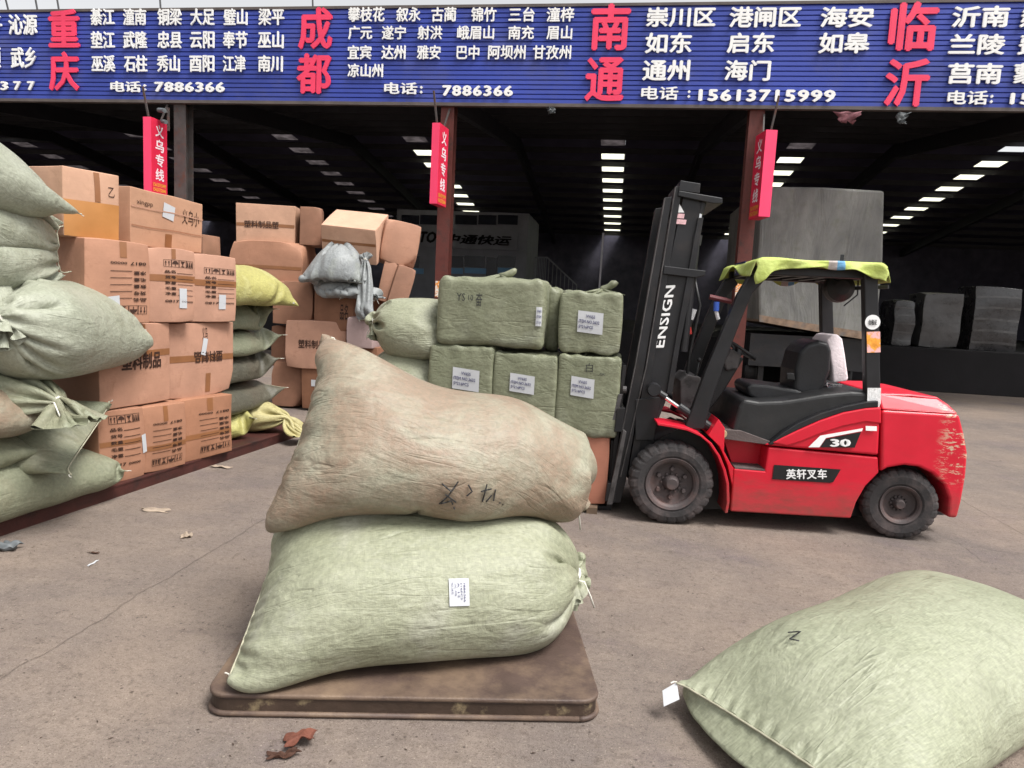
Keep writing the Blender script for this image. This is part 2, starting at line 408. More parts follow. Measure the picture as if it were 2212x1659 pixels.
def on_fascia(x0, y0, x1, y1, proud):
    a = ony((x0+x1)/2, y0, YF); b = ony((x0+x1)/2, y1, YF); l = ony(x0, (y0+y1)/2, YF); r = ony(x1, (y0+y1)/2, YF)
    return lambda u, v, w: (l[0]+(r[0]-l[0])*u, YF-proud-w*0.5, b[2]+(a[2]-b[2])*v)
def c1(x0, y0, x1, y1): return (x0*.3335, y0*.3335, x1*.3335, y1*.3335)
def c2(x0, y0, x1, y1): return (713.2+x0*.3472, y0*.3472, 713.2+x1*.3472, y1*.3472)
def c3(x0, y0, x1, y1): return (1426.4+x0*.3552, y0*.3552, 1426.4+x1*.3552, y1*.3552)
def word(s, bx, name='place_name', mat=None, wt=0.022, sp=1.0):
    mb = MB(); put_text(mb, s, on_fascia(*bx, .035), wt, 0.06, 0, sp); fpart(mb, name, mat or M_white)
def phone(s, bx, cap, colon, cv):
    word('电话', cv(*cap), 'phone_caption'); word(':', cv(*colon), 'colon', wt=.06); word(s, cv(*bx), 'phone_number', wt=.045, sp=1.15)
for s, b in (('重', c1(322, 65, 523, 312)), ('庆', c1(325, 338, 520, 592)), ('成', c1(1938, 52, 2158, 325)), ('都', c1(1926, 350, 2150, 612)),
             ('南', c2(1620, 28, 1866, 318)), ('通', c2(1588, 360, 1832, 635)), ('临', c3(1388, 15, 1680, 315)), ('沂', c3(1360, 360, 1630, 652))):
    word(s, b, 'city_character', M_pink, .030)
for s, b in (('长子', (-150, 98, 20, 230)), ('沁源', (65, 98, 248, 230)), ('平顺', (-160, 310, 12, 445)), ('武乡', (80, 310, 242, 445))): word(s, c1(*b))
for s, xa in (('3', 12), ('7', 97), ('7', 186)): word(s, c1(xa, 530, xa+48, 588), 'phone_digit', wt=.045)
for ws, ya, yb in (('綦江 595 748 潼南 805 952 铜梁 1028 1183 大足 1240 1396 璧山 1455 1608 梁平 1680 1846', 60, 168),
                   ('垫江 598 750 武隆 806 960 忠县 1028 1183 云阳 1238 1394 奉节 1450 1608 巫山 1678 1842', 207, 318),
                   ('巫溪 602 752 石柱 812 960 秀山 1025 1170 酉阳 1235 1393 江津 1450 1595 南川 1678 1836', 362, 470)):
    q = ws.split()
    for i in range(0, len(q), 3): word(q[i], c1(int(q[i+1]), ya, int(q[i+2]), yb))
phone('7886366', (1008, 535, 1462, 600), (724, 530, 918, 600), (936, 550, 954, 592), c1)
for ws, ya, yb in (('攀枝花 117 342 叙永 415 567 古蔺 633 787 锦竹 880 1036 三台 1113 1275 潼梓 1348 1520', 50, 140),
                   ('广元 117 265 遂宁 326 475 射洪 547 700 峨眉山 793 1022 南充 1110 1270 眉山 1348 1507', 165, 250),
                   ('宜宾 113 260 达州 323 472 雅安 543 690 巴中 790 930 阿坝州 985 1217 甘孜州 1262 1500', 286, 374), ('凉山州 113 332', 400, 485)):
    q = ws.split()
    for i in range(0, len(q), 3): word(q[i], c2(int(q[i+1]), ya, int(q[i+2]), yb))
phone('7886366', (700, 535, 1140, 602), (340, 517, 545, 590), (562, 538, 578, 586), c2)
for s, b in (('崇川区', (1396, 17, 1545.7, 60)), ('如东', (1393.7, 72, 1494.6, 117)), ('通州', (1387.8, 131, 1490, 176))): word(s, b, wt=.03)
for s, b in (('港闸区', (418, 45, 855, 172)), ('海安', (970, 46, 1293, 172)), ('启东', (405, 203, 692, 328)), ('如皋', (960, 203, 1270, 330)), ('海门', (388, 370, 668, 495)),
             ('沂南', (1768, 42, 2116, 172)), ('兰陵', (1748, 212, 2090, 338)), ('莒南', (1740, 388, 2072, 515)), ('郯城', (2182, 42, 2520, 172)), ('费县', (2168, 212, 2500, 338)), ('蒙阴', (2140, 388, 2480, 515))):
    word(s, c3(*b), wt=.03)
phone('15613715999', (230, 548, 1062, 622), (-117, 530, 108, 610), (164, 553, 182, 600), c3)
phone('15', (2120, 570, 2250, 640), (1740, 555, 1985, 640), (1998, 580, 2016, 632), c3)

# flag signs on the pillars
M_red = plain('sign_red', (0.62, 0.02, 0.06), 0.45, 0.1, 2)
M_edge = plain('sign_edge_red', (0.85, 0.05, 0.14), 0.45, 0.05, 2)
M_yel = plain('sign_yellow', S(235, 170, 60, .9), 0.5, 0.1, 3)
M_pale = plain('sign_white', S(235, 215, 220, .95), 0.5, 0.08, 3)
for (xa, xb, yt, yb, face, lab) in ((310, 327, 252, 415, 1, 'red flag sign with white characters on the leftmost pillar'),
                                    (936, 953, 265, 440, 1, 'red flag sign with white characters on the pillar behind the bales'),
                                    (1642, 1662, 280, 468, -1, 'red flag sign with white characters on the pillar behind the forklift')):
    Y0, Y1 = 14.42, 14.97
    a = ony(xa, yb, Y0); b = ony(xb, yt, Y0); x0, x1, z0, z1 = a[0], b[0], a[2], b[2]
    if face < 0: x1 = ony(xb, (yt+yb)/2, Y0)[0]; x0 = ony(xa-6, (yt+yb)/2, Y0)[0]
    else: x0 = ony(xa, (yt+yb)/2, Y0)[0]; x1 = ony(xb, (yt+yb)/2, Y0)[0]
    p = empty('flag_sign', ((x0+x1)/2, Y1, z0), 0.16 if face < 0 else (-.10 if xa > 900 else 0)); tag(p, lab, 'sign', 'red flag signs on the pillars')
    w = x1-x0; h = z1-z0
    mb = MB(); mb.box(-w/2, w/2, Y0-Y1, 0, 0, h); mb.build('sign_box', M_red, p, bevel=.006)
    mb = MB(); mb.box(-w/2+.002, w/2-.002, Y0-Y1-.006, Y0-Y1-.001, .004, h-.004); mb.build('edge_face', M_edge, p)
    xf = w/2+.003 if face > 0 else -w/2-.003
    D = Y1-Y0
    def fn(u, v, w_, a_, b_, c_, d_):
        y = -D+D*(a_+(b_-a_)*u) if face > 0 else -D*(a_+(b_-a_)*u)
        return (xf+face*w_*.5, y, h*(c_+(d_-c_)*v))
    mb = MB()
    for i, ch in enumerate('义乌专线'):
        zt = 0.93-i*.195
        put_text(mb, ch, lambda u, v, w_, zt=zt: fn(u, v, w_, .24, .78, zt-.165, zt), .03)
    mb.build('lettering', M_pale, p)
    mb = MB()
    put_text(mb, '15613715999', lambda u, v, w_: fn(u, v, w_, .1, .9, .095, .145), .03)
    put_text(mb, '15621732696', lambda u, v, w_: fn(u, v, w_, .1, .9, .03, .08), .03)
    mb.build('phone_number', M_yel, p)
    mb = MB(); mb.bar((0, -.1, h), (0.05, .1, h+.45), .03); mb.build('bracket', M_grey, p); mb = MB(); mb.bar((0, -D+.05, h), (-.06*face, -D-.05, h+.62), .035); mb.build('stay_rod', M_grey, p)
# ------------------------------------------------------------------ woven sacks: a tube of cloth sewn flat at one end, filled and let settle
def sack_sim(c1, c2, e1, e2=None, L=1.4, W=0.95, fill=0.85, floor=None, Nu=56, Np=72, steps=70, iters=14, seed=0,
             tail=0.16, pin=(1,1,1), tie_r=0.05, hem=0.08, sag=0.15, vmax=1.2, normal=None, thick=0.02, lump=0.0, wr=0.010):
    """c1,c2: the two corners of the sewn end; e1 (and e2): the tied end, or the corners of a second sewn end."""
    rng=np.random.RandomState(seed)
    c1=np.array(c1,float); c2=np.array(c2,float); e1=np.array(e1,float)
    tied=e2 is None
    P=2*W; dp=P/Np
    nt=0
    if tied:
        nt=max(2,int(round(tail/L*(Nu-1))))
    du=L/(Nu-1)
    it=Nu-1-nt                    # ring that is tied
    i=np.arange(Nu)[:,None]; j=np.arange(Np)[None,:]
    f=np.abs(((j/Np)*2)-1.0)      # 1 at j=0, 0 at Np/2
    sgn=np.where(j<Np/2,1.0,-1.0)
    s=np.where(j<=Np/2, j/(Np/2), (Np-j)/(Np/2))   # 0..1 across flat width
    a=(c1+c2)/2
    if tied:
        ax=e1-a; Lx=np.linalg.norm(ax); axu=ax/Lx
        wv=(c2-c1); wv=wv/np.linalg.norm(wv)
        b1=e1-wv*0.5*W*0.5; b2=e1+wv*0.5*W*0.5
        end_i=it
    else:
        b1=np.array(e1,float); b2=np.array(e2,float); ax=(b1+b2)/2-a; axu=ax/np.linalg.norm(ax); end_i=Nu-1
    t=i/end_i
    A=c1+(b1-c1)*t[...,None]; B=c2+(b2-c2)*t[...,None]
    X=A+(B-A)*s[...,None]
    n=np.cross(axu,(c2-c1)); n/=np.linalg.norm(n)
    if normal is not None and np.dot(n,normal)<0: n=-n
    X=X+n*(np.sin(np.pi*s)*sgn*thick*np.sin(np.pi*np.clip(t,0,1)))[...,None]
    X=X+rng.normal(0,0.004,X.shape)
    V=np.zeros_like(X)
    pa=[(0,0,c1),(0,Np//2,c2)]
    rest_d=math.hypot(du,dp)
    half=Np//2
    jj=(-np.arange(Np))%Np
    def proj(Xa,Xb,r,k=1.0,only_long=False):
        d=Xb-Xa; l=np.sqrt((d*d).sum(-1,keepdims=True))+1e-9
        e=(l-r)/l*0.5*k
        if only_long: e=np.maximum(e,0)+np.minimum(e,0)*0.25
        d*=e
        return d
    vol_t=None
    dt=1/40.
    # target volume of a full cylinder of perimeter P, times fill
    R_=P/(2*np.pi); bodyL=L*(end_i/(Nu-1))
    vol_t=np.pi*R_*R_*bodyL*fill
    press=0.0
    ring_i=np.arange(Nu)
    for st in range(steps):
        g=9.8*sag
        # normals
        Xu=np.empty_like(X); Xu[1:-1]=X[2:]-X[:-2]; Xu[0]=X[1]-X[0]; Xu[-1]=X[-1]-X[-2]
        Xp=np.roll(X,-1,1)-np.roll(X,1,1)
        N=np.cross(Xu,Xp)
        ce=X[:end_i+1].mean((0,1))
        vol=abs((N[:end_i+1]*(X[:end_i+1]-ce)).sum())/4.0/3.0
        sg=1.0 if (N[:end_i+1]*(X[:end_i+1]-ce)).sum()>0 else -1.0
        N*=sg
        press=np.clip((vol_t-vol)/vol_t*6.0,-1.0,3.0)*6.0
        z=X[...,2]; ztop=z[:end_i+1].max()
        hyd=(ztop-z)*g*1.2
        pr=(press+hyd)[...,None]
        F=N/(du*dp*4)*pr*0.55
        F[end_i+1:]=0
        F[...,2]-=g*1.0
        V=(V+F*dt)*0.80
        sp=np.sqrt((V*V).sum(-1,keepdims=True)); V*=np.minimum(1,vmax/(sp+1e-9))
        X0=X.copy(); X=X+V*dt
        for k in range(iters):
            for o in (0,1):       # along length
                a_=X[o:Nu-1:2]; b_=X[o+1:Nu:2]
                d=proj(a_,b_,du,1.0,True); a_+=d; b_-=d
            ev=X[:,0::2]; od=X[:,1::2]
            d=proj(ev,od,dp,1.0,True); X[:,0::2]+=d; X[:,1::2]-=d
            nx=np.roll(X,-1,1); d=proj(X[:,1::2],nx[:,1::2],dp,1.0,True); X[:,1::2]+=d; X[:,0::2]-=np.roll(d,1,1)
            if k%2==0:
                nx=np.roll(X,-1,1)
                for o in (0,1):
                    d=proj(X[o:Nu-1:2],nx[o+1:Nu:2],rest_d,0.25); X[o:Nu-1:2]+=d
                    tmp=np.roll(d,1,1); X[o+1:Nu:2]-=tmp
                    nx=np.roll(X,-1,1)
                    d=proj(X[o+1:Nu:2],nx[o:Nu-1:2],rest_d,0.25); X[o+1:Nu:2]+=d; X[o:Nu-1:2]-=np.roll(d,1,1)
                    nx=np.roll(X,-1,1)
                # weak bending
                d=proj(X[:-2].copy(),X[2:].copy(),2*du,0.05); X[:-2]+=d; X[2:]-=d
                x2=np.roll(X,-2,1); d=proj(X,x2,2*dp,0.05); X=X+d-np.roll(d,2,1)
            # sewn end
            m=(X[0]+X[0][jj])/2; X[0]=m+hem*(X[0,0]+(X[0,half]-X[0,0])*s[0][:,None]-m)
            if tied:
                c=X[it].mean(0); r=X[it]-c; l=np.sqrt((r*r).sum(-1,keepdims=True))+1e-9
                fr=max(tie_r,0.45*W*(1-st/(steps*0.45)))
                X[it]=c+r*np.minimum(1,fr/l)
                if pin[2]:
                    X[it]+= (e1-X[it].mean(0))*0.5
            else:
                m=(X[-1]+X[-1][jj])/2; X[-1]=m
                if pin[2]: X[-1,0]=b1; X[-1,half]=b2
            if pin[0]: X[0,0]=c1
            if pin[1]: X[0,half]=c2
            if floor is not None:
                fz=floor(X[...,0],X[...,1])
                X[...,2]=np.maximum(X[...,2],fz)
        V=(X-X0)/dt
        if floor is not None:
            con=X[...,2]<=fz+1e-4
            V[con]*=0.3
    if wr:
        # pleats running in from the hem and from the tie
        Xu=np.empty_like(X); Xu[1:-1]=X[2:]-X[:-2]; Xu[0]=X[1]-X[0]; Xu[-1]=X[-1]-X[-2]
        N=np.cross(Xu,np.roll(X,-1,1)-np.roll(X,1,1))*sg; N/=np.sqrt((N*N).sum(-1,keepdims=True))+1e-9
        th=2*np.pi*j/Np; h=0
        for q in range(9):
            fq=rng.randint(7,max(9,Np//6)); h=h+np.sin(fq*th+rng.rand()*6.28+(i/Nu)*rng.normal(0,5)+1.2*np.sin(i/Nu*9+q))*(1+np.sin(2*th*rng.randint(1,3)+rng.rand()*6))
        h=np.sign(h)*np.abs(h/4.2)**1.4
        fa=np.exp(-((i-2)/(.17*Nu))**2)*np.clip(i/2.0,0,1)+(np.exp(-((i-end_i+3)/(.15*Nu))**2)*np.clip((end_i-i)/3.0,0,1) if tied else 0)+.16
        fa=fa*np.clip(np.minimum(i,end_i-i)/3.0,0,1)
        X=X+N*(h*wr*fa)[...,None]
    if lump:
        # soft knobbly contents: low-frequency push along the normal
        Xu=np.empty_like(X); Xu[1:-1]=X[2:]-X[:-2]; Xu[0]=X[1]-X[0]; Xu[-1]=X[-1]-X[-2]
        N=np.cross(Xu,np.roll(X,-1,1)-np.roll(X,1,1))*sg
        N/=np.sqrt((N*N).sum(-1,keepdims=True))+1e-9
        h=0
        for q in range(7):
            kv=rng.normal(0,1,3)*5.5; h=h+np.sin((X*kv).sum(-1)+rng.rand()*6.28)
        fade=np.clip(np.minimum(i,end_i-i)/6.0,0,1)
        X=X+N*(h/3.0*lump*fade)[...,None]
    return X,end_i
GREEN = S(178, 182, 148, .62); GREEN2 = S(160, 166, 132, .58)
M_sackA = sack_mat('green_woven_sack', S(164, 167, 140, .57), S(184, 185, 162, .61), stain_sheen=S(200, 197, 190, .70), blotch=.45)  # whitish blotches here are broad highlights painted into the cloth colour
M_sackB = sack_mat('green_woven_sack_muddy', S(168, 168, 146, .58), S(192, 184, 166, .62), stain_sheen=S(174, 150, 128, .56), blotch=.95, blotch_lo=.36, blotch_hi=.56)
M_sackL = sack_mat('silvery_woven_sack', S(168, 172, 152, .60), S(188, 190, 174, .64), stain_sheen=S(150, 152, 124, .55), blotch=.5)
M_sackC = sack_mat('sage_woven_sack', S(152, 156, 130, .52), S(172, 174, 148, .56), stain_sheen=S(150, 132, 108, .5), blotch=.4)
M_sackP = sack_mat('pale_woven_sack', S(166, 170, 144, .57), S(183, 185, 162, .60), stain_sheen=S(146, 150, 124, .52), blotch=.5, streak=1.3)
M_sackD = sack_mat('dark_khaki_sack', S(112, 110, 96, .42), S(132, 126, 108, .45), stain_sheen=S(120, 104, 90, .4), blotch=.5)
M_sackY = sack_mat('yellow_woven_sack', S(196, 190, 118, .60), S(180, 172, 104, .55), stain_sheen=S(225, 222, 170, .75), blotch=.5)
M_sackG = sack_mat('grey_plastic_sack', S(172, 176, 176, .62), S(150, 154, 156, .58), stain_sheen=S(170, 176, 140, .55), blotch=.4, streak=.4)
M_cord = plain('white_cord', S(225, 222, 212, .85), 0.7, 0.08, 20)
M_seam = plain('seam_thread', S(196, 192, 168, .62), 0.8, 0.2, 30)
M_paper = plain('white_paper', S(222, 224, 228, .62), 0.55, 0.03, 6)
M_ink = plain('black_ink', (0.02, 0.02, 0.022), 0.6, 0.1, 4)
M_blueink = plain('blue_ink', (0.03, 0.03, 0.12), 0.6, 0.1, 4)

def vnorm(X):
    Xu = np.empty_like(X); Xu[1:-1] = X[2:]-X[:-2]; Xu[0] = X[1]-X[0]; Xu[-1] = X[-1]-X[-2]
    N = np.cross(Xu, np.roll(X, -1, 1)-np.roll(X, 1, 1)); N /= np.sqrt((N*N).sum(-1, keepdims=True))+1e-9
    c = X.mean((0, 1)); return N if (N*(X-c)).sum() > 0 else -N

def sack_obj(X, ei, name, label, group, mat, L=1.4, W=0.95, tied=True, seam=True, cord=True, cordlen=.04, sub=1, cat='sack', solid=True):
    Nu, Np = X.shape[:2]
    org = np.array([X[..., 0].mean(), X[..., 1].mean(), X[..., 2].min()])
    v = (X-org).reshape(-1, 3)
    f = [(i*Np+j, (i+1)*Np+j, (i+1)*Np+(j+1) % Np, i*Np+(j+1) % Np) for i in range(Nu-1) for j in range(Np)]
    me = bpy.data.meshes.new(name); me.from_pydata(v.tolist(), [], f)
    uvl = me.uv_layers.new(name='UVMap'); k = 0; uv = []
    for i in range(Nu-1):
        for j in range(Np):
            for a, b in ((i, j), (i+1, j), (i+1, j+1), (i, j+1)): uv += [a/(Nu-1)*L, b/Np*2*W]
    uvl.data.foreach_set('uv', uv)
    me.polygons.foreach_set('use_smooth', [True]*len(me.polygons))
    bm = bmesh.new(); bm.from_mesh(me); bmesh.ops.recalc_face_normals(bm, faces=bm.faces); bm.to_mesh(me); bm.free()
    o = link(name, me, mat, None, Vector(org)); tag(o, label, cat, group)
    if sub:
        q = o.modifiers.new('ss', 'SUBSURF'); q.levels = sub; q.render_levels = sub
    h = Np//2
    if seam:                                           # the stitched hem and its loose thread ends
        mb = MB(); e = X[0, :h+1]; inn = X[1, :h+1]
        hem = np.array([p+(p-q)*0.25-org for p, q in zip(e, inn)])
        for _ in range(4): hem[1:-1] = (hem[:-2]+hem[1:-1]*2+hem[2:])/4
        mb.tube([tuple(p) for p in hem], 0.0048, 6); mb.build('stitched_hem', M_seam, o, smooth=True)
        mb = MB(); rng = random.Random(int(abs(org[0]*1000)))
        for c in (0, h):
            p = Vector(X[0, c]-org); d = (Vector(X[0, c]-X[2, c])).normalized()
            pts = [p]
            for q in range(1, 5):
                p = p+d*cordlen/4+Vector((rng.uniform(-.01, .01), rng.uniform(-.01, .01), -cordlen/4*.5*q/4)); pts.append(p)
            mb.tube(pts, .003, 5)
        mb.build('thread_end', M_cord, o)
    if tied and cord and ei < Nu-1:
        mb = MB(); ring = X[ei]; c = ring.mean(0); a = X[min(ei+2, Nu-1)].mean(0)-X[ei-2].mean(0); a /= np.linalg.norm(a)+1e-9
        r = np.sqrt(((ring-c)**2).sum(-1)).mean()+.004
        u = np.cross(a, (0.3, .2, .9)); u /= np.linalg.norm(u); w = np.cross(a, u)
        for q in (-.006, .006):
            mb.tube([Vector(c-org+a*q+u*r*math.cos(t)+w*r*math.sin(t)) for t in np.linspace(0, 6.283, 17)], .006, 6)
        p = Vector(c-org+u*r)
        mb.tube([p, p+Vector(a)*.05+Vector((0, -.02, .02)), p+Vector(a)*.1+Vector((0, -.03, -.03)), p+Vector(a)*.12+Vector((0.01, -.02, -.09))], .005, 5)
        mb.build('tie_cord', M_cord, o, smooth=True)
    o['_'] = 0; del o['_']
    return o, org

def surf_fn(X, org, i0, i1, j0, j1, proud=.006):
    """maps a unit square on to the patch of the sack between the given grid lines"""
    N = vnorm(X); Np = X.shape[1]
    def at(a, b):
        i = min(max(a, 0), X.shape[0]-1.001); ii = int(i); fi = i-ii; jj = int(math.floor(b)); fj = b-jj
        g = lambda A: ((A[ii, jj % Np]*(1-fj)+A[ii, (jj+1) % Np]*fj)*(1-fi)+(A[ii+1, jj % Np]*(1-fj)+A[ii+1, (jj+1) % Np]*fj)*fi)
        return g(X)+g(N)*proud-org
    return lambda u, v, w=0: tuple(at(i0+(i1-i0)*u, j0+(j1-j0)*v))
def nearest_grid(X, px, py, facing=True):
    """grid line numbers of the point of the sack seen at photo point (px, py)"""
    d = X-CAM; z = d@FW; sx = W/2+F*(d@RT)/z; sy = H/2-F*(d@UP)/z
    e = (sx-px)**2+(sy-py)**2
    if facing: e = e+np.where((vnorm(X)*d).sum(-1) > 0, 1e6, 0)
    return np.unravel_index(np.argmin(e), e.shape)
def patch(parent, X, org, name, mat, i0, i1, j0, j1, proud=.004, n=5):
    fn = surf_fn(X, org, i0, i1, j0, j1, proud); mb = MB()
    mb.grid([[fn(a/n, b/n) for b in range(n+1)] for a in range(n+1)]); return mb.build(name, mat, parent, smooth=True)
def strokes(parent, X, org, name, mat, segs, proud=.004, r=.0045):
    """pen strokes given as photo points, laid on the sack"""
    N = vnorm(X); d = X-CAM; z = d@FW; sx = W/2+F*(d@RT)/z; sy = H/2-F*(d@UP)/z
    vis = (N*d).sum(-1) < 0; mb = MB()
    for sg in segs:
        pts = []
        for (x0, y0), (x1, y1) in zip(sg[:-1], sg[1:]):
            for t in (0, .2, .4, .6, .8): pts.append((x0+(x1-x0)*t, y0+(y1-y0)*t))
        pts.append(sg[-1]); out = []
        for x, y in pts:
            e = (sx-x)**2+(sy-y)**2+np.where(vis, 0, 1e7); idx = np.argpartition(e.ravel(), 4)[:4]
            dep = z.ravel()[idx].min()
            out.append(Vector(CAM+ray(x, y)*(dep-proud)-org))
        mb.tube(out, r, 5)
    return mb.build(name, mat, parent)
def height_of(X, dz=0.0, cell=.05, base=0.0):
    """resting surface for a sack laid on this one"""
    x0, y0 = X[..., 0].min()-.1, X[..., 1].min()-.1; nx = int((X[..., 0].max()+.1-x0)/cell)+2; ny = int((X[..., 1].max()+.1-y0)/cell)+2
    hm = np.full((nx, ny), base); a = ((X[..., 0]-x0)/cell).astype(int).ravel(); b = ((X[..., 1]-y0)/cell).astype(int).ravel()
    np.maximum.at(hm, (a, b), X[..., 2].ravel()+dz)
    for _ in range(2):
        p = np.pad(hm, 1, mode='edge'); hm = (p[:-2, 1:-1]+p[2:, 1:-1]+p[1:-1, :-2]+p[1:-1, 2:]+p[1:-1, 1:-1]*2)/6
    def f(x, y):
        a = (x-x0)/cell-.5; b = (y-y0)/cell-.5
        i = np.clip(a.astype(int), 0, nx-2); j = np.clip(b.astype(int), 0, ny-2); fa = np.clip(a-i, 0, 1); fb = np.clip(b-j, 0, 1)
        r = hm[i, j]*(1-fa)*(1-fb)+hm[i+1, j]*fa*(1-fb)+hm[i, j+1]*(1-fa)*fb+hm[i+1, j+1]*fa*fb
        return np.where((a < -1) | (b < -1) | (a > nx) | (b > ny), base, r)
    return f
# the platform scale in the foreground
ZP = 0.10
M_plat = plain('muddy_steel_plate', S(96, 78, 70, .62), 0.6, 0.25, 5, 0.25, dirt=S(140, 118, 98, .7), dirt_scale=3.2, dirt_lo=.42, dirt_hi=.7, bscale=60)
M_platside = plain('muddy_steel_edge', S(84, 66, 54, .5), 0.65, 0.3, 6, 0.3, dirt=S(160, 142, 110, .7), dirt_scale=8, dirt_lo=.58, dirt_hi=.72)
def rrect(x0, x1, y0, y1, r, n=8):
    o = []
    for cx, cy, a in ((x1-r, y0+r, -90), (x1-r, y1-r, 0), (x0+r, y1-r, 90), (x0+r, y0+r, 180)):
        o += [(cx+r*math.cos(math.radians(a+90*k/n)), cy+r*math.sin(math.radians(a+90*k/n))) for k in range(n+1)]
    return o
fl = onz(438, 1548); fr = onz(1297, 1562); br = onz(1230, 1372, ZP)
yaw_s = math.atan2(fr[1]-fl[1], fr[0]-fl[0]); wS = math.hypot(fr[0]-fl[0], fr[1]-fl[1])
dS = 1.30
plat = empty('platform_scale', (fl[0], fl[1], 0), yaw_s); tag(plat, 'low brown steel weighing platform with rounded corners under two sacks', 'weighing platform')
mb = MB(); mb.prism(rrect(0.008, wS-.008, 0.008, dS-.008, .085), 0.012, ZP-.022, axis='z'); mb.build('side_skirt', M_platside, plat, bevel=.004)
mb = MB(); mb.prism(rrect(0, wS, 0, dS, .09), ZP-.022, ZP, axis='z'); mb.build('top_plate', M_plat, plat, bevel=.009, seg=3)
mb = MB(); mb.tube([(p[0], p[1], .014) for p in rrect(0.004, wS-.004, 0.004, dS-.004, .087)]+[(p[0], p[1], .014) for p in rrect(0.004, wS-.004, 0.004, dS-.004, .087)[:1]], .012, 6); mb.build('bottom_rim', M_plat, plat, smooth=True)

# lower sack on the platform
a = onz(494, 1468, ZP+.05); b = ony(626, 1106, a[1]+.72); e = ony(1236, 1245, 3.50)
XA, ea = sack_sim(a, b, e, L=1.90, W=1.16, fill=.93, floor=lambda x, y: np.full_like(x, ZP), seed=1, tail=.14, Nu=88, Np=112, steps=80, normal=(0, -1, .5), lump=.006, sag=.05)
oA, gA = sack_obj(XA, ea, 'woven_sack', 'pale green woven sack lying directly on the steel weighing platform', 'large sacks in the foreground', M_sackA, 1.92, 1.22)
# upper sack
fA = height_of(XA, .0, base=ZP)
a = ony(592, 1134, 2.92); b = ony(716, 728, 3.40); e = ony(1236, 1060, 3.66)
XB, eb = sack_sim(a, b, e, L=1.92, W=1.20, fill=.92, floor=fA, seed=4, tail=.12, Nu=88, Np=112, steps=80, normal=(0, -1, .5), lump=.007, sag=.07)
d_ = XB-CAM; z_ = d_@FW; px_ = W/2+F*(d_@RT)/z_
top_ = np.clip((XB[..., 2]-XB[..., 2].min())/.7-.3, 0, 1)
XB[..., 2] -= .055*np.exp(-((px_-935)/110)**2)*top_          # the slack hollow behind the raised ear
XB[..., 2] += .045*np.exp(-((px_-1130)/70)**2)*top_
oB, gB = sack_obj(XB, eb, 'woven_sack', 'mud-stained green woven sack lying on top of another sack on the weighing platform', 'large sacks in the foreground', M_sackB, 1.92, 1.34)
# sack on the ground at the lower right
a = onz(1462, 1474, .15); b = onz(1876, 1752, .22)
XC, ec = sack_sim(a, b, onz(2120, 1150, .26), onz(2560, 1330, .26), L=2.0, W=1.24, fill=.86, floor=lambda x, y: np.zeros_like(x), seed=7, Nu=80, Np=108, steps=90, normal=(0, 0, 1), lump=.012, pin=(1, 1, 0), hem=.10, sag=.12, wr=.0045)
ii_ = np.arange(XC.shape[0])[:, None]; jj_ = np.arange(XC.shape[1])[None, :]; hc = XC.shape[1]//2
w1_, w2_ = (jj_ > hc), (jj_ > 0) & (jj_ < hc); low_ = w1_ if XC[6:20, hc+10:-10, 2].mean() < XC[6:20, 10:hc-10, 2].mean() else w2_
sv_ = np.sin(np.pi*(jj_ % hc)/hc)*low_; out_ = np.cross(b-a, (0, 0, 1)); out_[2] = 0; out_ /= np.linalg.norm(out_)
if out_@(XC.mean((0, 1))-(a+b)/2) > 0: out_ = -out_
k_ = sv_**.6*np.exp(-((ii_-5)/9.0)**2)*np.clip(ii_/4.0, 0, 1)
for _ in range(6): XC[2:18] = (np.roll(XC[2:18], 1, 1)+2*XC[2:18]+np.roll(XC[2:18], -1, 1))/4
XC = XC+out_*(.24*k_)[..., None]; XC[..., 2] = np.maximum(0.002, XC[..., 2]-.05*k_)   # the full end bulges out below the hem and rests on the ground

oC, gC = sack_obj(XC, ec, 'woven_sack', 'pale green woven sack lying on the bare ground with a white tag at its corner', 'large sacks in the foreground', M_sackP, 2.0, 1.12, tied=False)

# marks on the big sacks
i, j = nearest_grid(XA, 995, 1283)
lb = patch(oA, XA, gA, 'paper_label', M_paper, i-2.4, i+1.4, j-2.6, j+2.6, .006)
fn = surf_fn(XA, gA, i-2.4, i+1.4, j-2.6, j+2.6, .009)
for k in range(5):
    mb = MB(); put_text(mb, ('NO.3632', '义乌', 'A 12', '216PCS', '7886366')[k], lambda u, v, w: fn(.12+.15*k+.09*v, .85-.7*u*(.6+.1*k)), 0); mb.build('printed_line', M_blueink, lb)
strokes(oB, XB, gB, 'handwriting', M_ink, [[(955, 1045), (975, 1062)], [(990, 1040), (968, 1072), (945, 1092)], [(962, 1068), (985, 1085)], [(952, 1088), (975, 1082), (982, 1100)], [(1012, 1048), (1020, 1062), (1008, 1072)],
        [(1040, 1062), (1062, 1056)], [(1052, 1046), (1040, 1092)], [(1062, 1070), (1050, 1084)], [(1070, 1058), (1066, 1082)], [(1080, 1086), (1096, 1096)]], proud=.008, r=.0035)
strokes(oC, XC, gC, 'handwriting', M_ink, [[(1702, 1366), (1730, 1364), (1706, 1380), (1726, 1384)]], r=.003)
mb = MB(); p = Vector(XC[0, 0]-gC); mb.add([p+Vector(q) for q in ((.0, 0, .0), (-.06, -.02, -.035), (-.055, -.075, -.075), (.01, -.055, -.045))], [(0, 1, 2, 3)]); mb.build('corner_tag', M_paper, oC, solid=.002)
